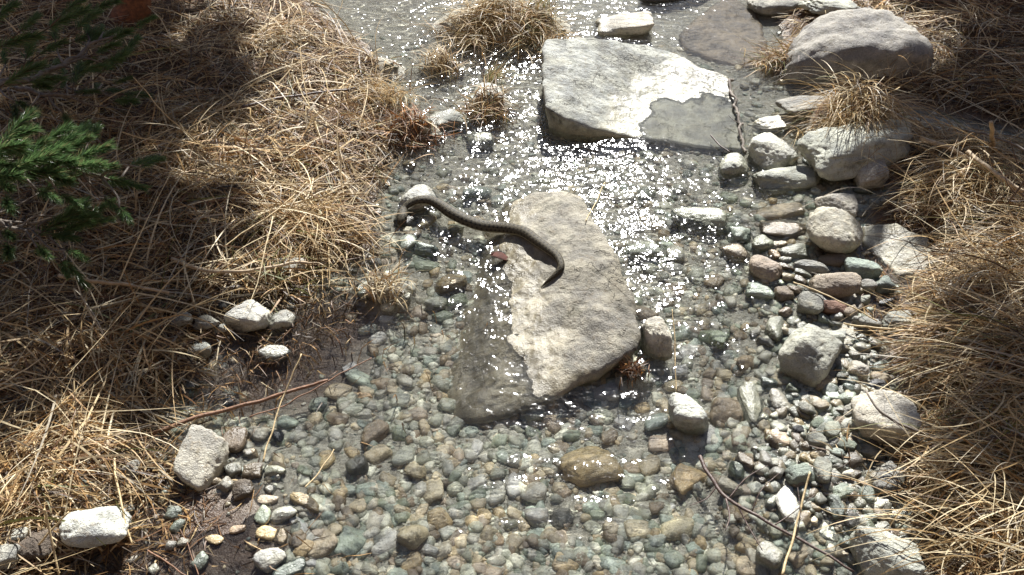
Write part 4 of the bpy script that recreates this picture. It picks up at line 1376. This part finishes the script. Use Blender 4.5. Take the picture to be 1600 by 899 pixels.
# dead leaf on the slab
lc = lay(782, 403, .006)
LV, LF = [], []
for i in range(7):
    t = i / 6
    w = .016 * math.sin(math.pi * min(1, t * .9 + .08)) ** .8
    for k, s in enumerate((-1, 0, 1)):
        LV.append(((t - .5) * .062, s * w, .006 * abs(s) + .004 * math.sin(t * 5)))
for i in range(6):
    for k in range(2):
        LF.append((i * 3 + k, i * 3 + k + 1, i * 3 + k + 4, i * 3 + k + 3))
o = link('dead_leaf', mesh_np('dead_leaf', np.array(LV), np.array(LF), M_REDLEAF))
so = o.modifiers.new('thickness', 'SOLIDIFY')
so.thickness = .0015
o.location = lc
o.rotation_euler = (0, .15, -.15)
tag(o, 'dark red dead leaf at the water line of central slab', 'leaf')

# ------------------------------------------------------------------ pines
def spray_mesh(seed, length=.17, n=300, nl=.075, tint=(1, 1, 1)):
    """one shoot: needles all round a thin stem, pointing forward"""
    r = np.random.default_rng(seed)
    t = r.random(n) ** .8
    P0 = np.c_[t * length, np.zeros(n), .02 * np.sin(t * 2)]
    a = r.uniform(0, 6.28, n)
    sp_ = np.radians(r.uniform(22, 62, n)) * (1.05 - .55 * t)
    d = np.c_[np.cos(sp_), np.sin(sp_) * np.cos(a), np.sin(sp_) * np.sin(a) * .85 + .12]
    d /= np.linalg.norm(d, axis=1)[:, None]
    L = nl * r.uniform(.75, 1.1, n)
    sv = np.cross(d, r.normal(size=(n, 3)))
    sv /= np.linalg.norm(sv, axis=1)[:, None]
    w = .0011
    droop = np.c_[np.zeros(n), np.zeros(n), -L * .08]
    M1 = P0 + d * (L * .55)[:, None]
    E = P0 + d * L[:, None] + droop
    V = np.stack([P0 - sv * w, P0 + sv * w, M1 + sv * w, M1 - sv * w, E], 1).reshape(-1, 3)
    b = np.arange(n)[:, None] * 5
    F4 = b + np.array([[0, 1, 2, 3]])
    F3 = b + np.array([[3, 2, 4]])
    g = np.array([(0.075, 0.14, 0.05), (0.105, 0.175, 0.065), (0.055, 0.11, 0.045), (0.17, 0.17, 0.08)])[r.choice(4, n, p=[.4, .3, .2, .1])] * r.uniform(.8, 1.25, (n, 1)) * tint
    C = np.repeat(g, 5, 0)
    tv, tf, tt = tube(np.c_[np.linspace(-.05, length, 6), np.zeros(6), .02 * np.sin(np.linspace(-.3, 1, 6) * 2)], np.linspace(.0035, .0015, 6), 5)
    V = np.vstack([V, tv])
    C = np.vstack([C, np.broadcast_to([.12, .08, .05], (len(tv), 3))])
    return mesh_np('needle_spray', V, [np.vstack([F4, tf + n * 5]), np.vstack([F3, tt + n * 5])], M_NEEDLE, C)


SPRAYS = [spray_mesh(k, .11 + .02 * (k % 3), 320, .05 + .004 * (k % 4)) for k in range(6)]


def branch_mesh(pts, r0, r1, n=26, wob=.02):
    C = resample(pts, n, wob)
    V, F, Tt = tube(C, np.linspace(r0, r1, n), 8)
    return V, F, Tt, C


def pine(name, base, trunk, boughs, sprays, label, rng, trunk_r=(.075, .04)):
    """a pine: trunk, boughs with forking twigs, needle sprays as parts"""
    root = bpy.data.objects.new(name, None)
    COL.objects.link(root)
    root.location = base
    tag(root, label, 'pine tree')
    b0 = np.array(base)
    V, F, Tt, C = branch_mesh([np.array(p) - b0 for p in trunk], *trunk_r, n=30, wob=.03)
    link('trunk', mesh_np('trunk', V, [F, Tt], M_BARK), root)
    tips = []
    for pts, r0 in boughs:
        V, F, Tt, C = branch_mesh([np.array(p) - b0 for p in pts], r0, r0 * .35)
        vs, f4, f3, off = [V], [F], [Tt], len(V)
        for k in (range(6, 26, 3) if r0 < .02 else range(21, 26)):
            for sg in (-1, 1) if r0 < .02 else (-1, 1, -.6, .6):
                d = C[min(k + 1, 25)] - C[k - 1]
                d /= np.linalg.norm(d)
                sdv = np.cross(d, [0, 0, 1]) * sg
                q = C[k] + (d * .7 + sdv * rng.uniform(.5, 1) + [0, 0, rng.uniform(-.2, .35)]) * (rng.uniform(.12, .28) if r0 > .02 else rng.uniform(.06, .14))
                v2, f2, t2 = tube(resample([C[k], (C[k] + q) / 2 + rng.normal(0, .015, 3), q], 7), np.linspace(r0 * .35, .0025, 7), 5)
                vs.append(v2)
                f4.append(f2 + off)
                f3.append(t2 + off)
                off += len(v2)
                tips.append((q, q - C[k], r0 < .02))
        tips.append((C[-1], C[-1] - C[-3], r0 < .02))
        link('branch', mesh_np('branch', np.vstack(vs), [np.vstack(f4), np.vstack(f3)], M_GREYWOOD), root)
    k = 0
    allsp = [(np.array(p) - b0, np.array(d), True) for p, d in sprays] + [(p, d, None if sm else False) for p, d, sm in tips]
    extraV = []
    lit = np.array([np.array(p) - b0 for p, d in sprays[:16]]) if sprays else np.zeros((0, 3))
    for p, d, listed in allsp:
        if listed is False and len(lit):
            w = p + d / np.linalg.norm(d) * .18 - lit
            al = w @ SUND
            if (np.linalg.norm(w - al[:, None] * SUND, axis=1)[al > 0] < .2).any():
                continue
        d = d / np.linalg.norm(d)
        yaw, pit = math.atan2(d[1], d[0]), math.asin(max(-1, min(1, d[2])))
        if k < 99:
            o = link('needle_spray', SPRAYS[int(rng.integers(6))], root)
            o.location = p
            o.rotation_euler = (rng.uniform(-1, 1), -pit, yaw)
            sc = rng.uniform(.6, .8) if listed else rng.uniform(.45, .6) if listed is None else rng.uniform(.8, 1.1)
            o.scale = (sc, sc, sc)
            k += 1
        else:
            extraV.append((p, yaw, pit))
    if extraV:
        src = SPRAYS[0]
        V0 = np.empty(len(src.vertices) * 3)
        src.vertices.foreach_get('co', V0)
        V0 = V0.reshape(-1, 3)
        C0 = np.empty(len(V0) * 4)
        src.color_attributes['Col'].data.foreach_get('color', C0)
        C0 = C0.reshape(-1, 4)[:, :3]
        q4 = np.array([p.vertices[:] for p in src.polygons if len(p.vertices) == 4])
        q3 = np.array([p.vertices[:] for p in src.polygons if len(p.vertices) == 3])
        Vs, A4, A3, Cs = [], [], [], []
        for i, (p, yaw, pit) in enumerate(extraV):
            cp_, sp_ = math.cos(pit), math.sin(pit)
            W = np.c_[V0[:, 0] * cp_ - V0[:, 2] * sp_, V0[:, 1], V0[:, 0] * sp_ + V0[:, 2] * cp_]
            W = np.c_[W[:, 0] * math.cos(yaw) - W[:, 1] * math.sin(yaw), W[:, 0] * math.sin(yaw) + W[:, 1] * math.cos(yaw), W[:, 2]]
            Vs.append(W * 1.7 + p)
            A4.append(q4 + i * len(V0))
            A3.append(q3 + i * len(V0))
            Cs.append(C0)
        o = link('needle_foliage', mesh_np('needle_foliage', np.vstack(Vs), [np.vstack(A4), np.vstack(A3)], M_NEEDLE, np.vstack(Cs)), root)
        o['kind'] = 'stuff'
    return root


prng = np.random.default_rng(8)


def bough_set(base, zs, reach, count, rng, az0=0, az1=360):
    out_ = []
    for z in zs:
        for k in range(count):
            a = R(rng.uniform(az0, az1))
            rr_ = reach * rng.uniform(.7, 1.1) * (1.15 - .12 * z)
            p0 = np.array([base[0], base[1], z])
            d = np.array([math.cos(a), math.sin(a), 0])
            out_.append(([p0, p0 + d * rr_ * .5 + [0, 0, .06], p0 + d * rr_ + [0, 0, .02 + rng.uniform(-.15, .15)]], .022))
    return out_


# sprays seen at the left edge: px, py, height, direction in the picture
vis = [(45, 262, .5, 15), (80, 225, .49, 30), (100, 262, .46, -5), (75, 250, .49, 20), (15, 240, .53, 5), (140, 245, .45, 20), (50, 235, .5, 30), (25, 222, .52, 20), (70, 246, .5, 10), (20, 260, .5, -10), (95, 238, .48, 35), (60, 280, .46, 0), (125, 226, .46, 25), (130, 262, .44, 5), (30, 205, .56, 40),
       (168, 268, .42, 8), (195, 288, .38, -8), (110, 290, .42, -20), (30, 300, .45, -30), (90, 352, .34, 30), (112, 366, .32, 20),
        (190, 92, .35, 35), (205, 72, .35, 50), (225, 62, .35, 40), (60, 25, .6, 40), (20, 18, .6, 30), (110, 32, .55, 20), (150, 28, .5, 30),
       (60, 60, .5, 60), (95, 75, .45, 20), (30, 70, .55, 10), (85, 140, .4, -10), (180, 10, .45, 10), (150, 60, .4, 10), (5, 240, .55, 10), (10, 285, .5, 0), (125, 10, .6, 30), (40, 120, .5, 20), (135, 100, .4, 60)]
spr = []
for px, py, z, a in vis:
    p = pt(px, py, z)
    q = pt(px + 40 * math.cos(R(a)), py - 40 * math.sin(R(a)), z + .01)
    spr.append((p - (q - p) * .9, q - p))
tb = ground_pt(205, 30)
tb = np.array([tb[0], tb[1], tb[2]])
b1 = [([pt(-90, 140, .5), pt(40, 125, .42), pt(110, 95, .4), pt(160, 62, .42)], .013),
      ([pt(-60, 118, .35), pt(20, 135, .3), pt(90, 150, .28), pt(160, 140, .2)], .012),
      ([pt(-90, 250, .5), pt(0, 262, .48), pt(90, 262, .45), pt(170, 280, .4)], .012),
      ([pt(-60, 320, .4), pt(20, 355, .36), pt(80, 365, .33)], .009)]
SUN_EL, SUN_AZ = 39.0, 7.0       # azimuth measured from straight ahead towards the right
SUND = np.array([math.sin(R(SUN_AZ)) * math.cos(R(SUN_EL)), math.cos(R(SUN_AZ)) * math.cos(R(SUN_EL)), math.sin(R(SUN_EL))])


def shade_bough(trunk_xy, z0, px, py, z, r0=.022):
    """a bough reaching out to where its foliage stands between the sun and a shaded patch of the bank"""
    g = pt(px, py, .08)
    q = g + SUND * ((z - .08) / SUND[2])
    p0 = np.array([trunk_xy[0], trunk_xy[1], z0])
    return ([p0, p0 * .6 + q * .4 + [0, 0, .12], q], r0)


for px, py, z in [(-10, 490, 2.3), (60, 440, 2.2), (110, 480, 2.3), (150, 400, 2.4), (110, 350, 2.1), (20, 370, 2.0), (215, 180, 1.9), (260, 50, 1.9),
                  (150, 140, 1.8), (60, 60, 1.7), (-30, 560, 2.5), (200, 100, 1.7), (290, 110, 2.1), (20, 440, 2.5), (70, 520, 2.6), (90, 170, 1.6), (210, 10, 1.7), (-30, 420, 2.1),
                  (60, 480, 2.0), (130, 440, 2.0), (20, 330, 2.2), (80, 390, 2.6), (170, 350, 2.6), (190, 190, 2.2), (100, 100, 2.1), (260, 160, 2.3), (30, 250, 2.4), (130, 60, 2.4), (240, 120, 2.5), (20, 140, 2.2), (-60, 500, 2.1), (-100, 470, 2.3), (-40, 490, 2.7), (30, 470, 2.8), (80, 450, 2.7), (60, 420, 2.9)]:
    b1.append(shade_bough(tb[:2] + [-.1, .3], z - .1, px, py, z))
pine('pine_tree', tuple(tb), [tb + [-.06, -.04, -.1], tb + [.06, .06, .2], tb + [.1, .2, 1.0], tb + [-.1, .3, 2.0], tb + [-.3, .4, 3.2]], b1, spr,
     'dark green pine with reddish trunk and low boughs at upper left', prng)
rb = np.array([3.2, 6.6, .4])
b2 = [shade_bough(rb[:2], z - .1, px, py, z) for px, py, z in
      [(1600, 120, 2.2), (1600, 170, 2.1), (1620, 70, 2.3), (1560, 215, 2.0), (1650, 175, 2.2), (1580, 215, 1.9), (1560, 30, 2.6), (1660, 30, 2.6), (1610, 150, 2.5), (1630, 130, 2.4),
       (1715, 690, 2.3), (1725, 660, 2.5), (1700, 650, 2.4), (1570, 200, 1.8), (1520, 235, 1.7), (1480, 245, 1.7), (1590, 150, 2.2), (1600, 110, 2.0), (1650, 100, 2.0), (1530, 190, 1.8), (1610, 200, 1.8)]]
pine('pine_tree', tuple(rb), [rb + [0, 0, -.3], rb + [.05, 0, 1.2], rb + [0, .05, 2.4], rb + [.05, .1, 4.2]], b2, [],
     'pine standing beyond the right bank whose boughs shade the grass', prng)

# ------------------------------------------------------------------ light
sun_d = bpy.data.lights.new('sun', 'SUN')
sun_d.energy = 5.0
sun_d.angle = R(0.53)
sun_d.color = (1.0, 0.98, 0.94)
sun = bpy.data.objects.new('sun', sun_d)
COL.objects.link(sun)
dv = Vector((math.sin(R(SUN_AZ)) * math.cos(R(SUN_EL)), math.cos(R(SUN_AZ)) * math.cos(R(SUN_EL)), math.sin(R(SUN_EL))))
sun.rotation_euler = dv.to_track_quat('Z', 'Y').to_euler()
world = bpy.data.worlds.new('World')
scene.world = world
world.use_nodes = True
wn = world.node_tree
bg = wn.nodes['Background']
sky = wn.nodes.new('ShaderNodeTexSky')
sky.sky_type = 'NISHITA'
sky.sun_disc = False
sky.sun_elevation = R(SUN_EL)
sky.sun_rotation = R(SUN_AZ)
sky.altitude = 1500
wn.links.new(sky.outputs[0], bg.inputs[0])
bg.inputs[1].default_value = 0.05

vs = scene.view_settings
vs.view_transform = 'Standard'
vs.look = 'None'
vs.gamma = 1
vs.use_curve_mapping = False
vs.exposure = 1.4
# sunlight bends through the water and gathers in moving nets on the stones below it
water.cycles.is_caustics_caster = True
sun_d.cycles.is_caustics_light = True
for o in scene.objects:
    if o.type == 'MESH' and o is not water:
        o.cycles.is_caustics_receiver = True
cy = scene.cycles
cy.use_denoising = True
cy.max_bounces = 8
cy.transparent_max_bounces = 12
cy.sample_clamp_indirect = 4
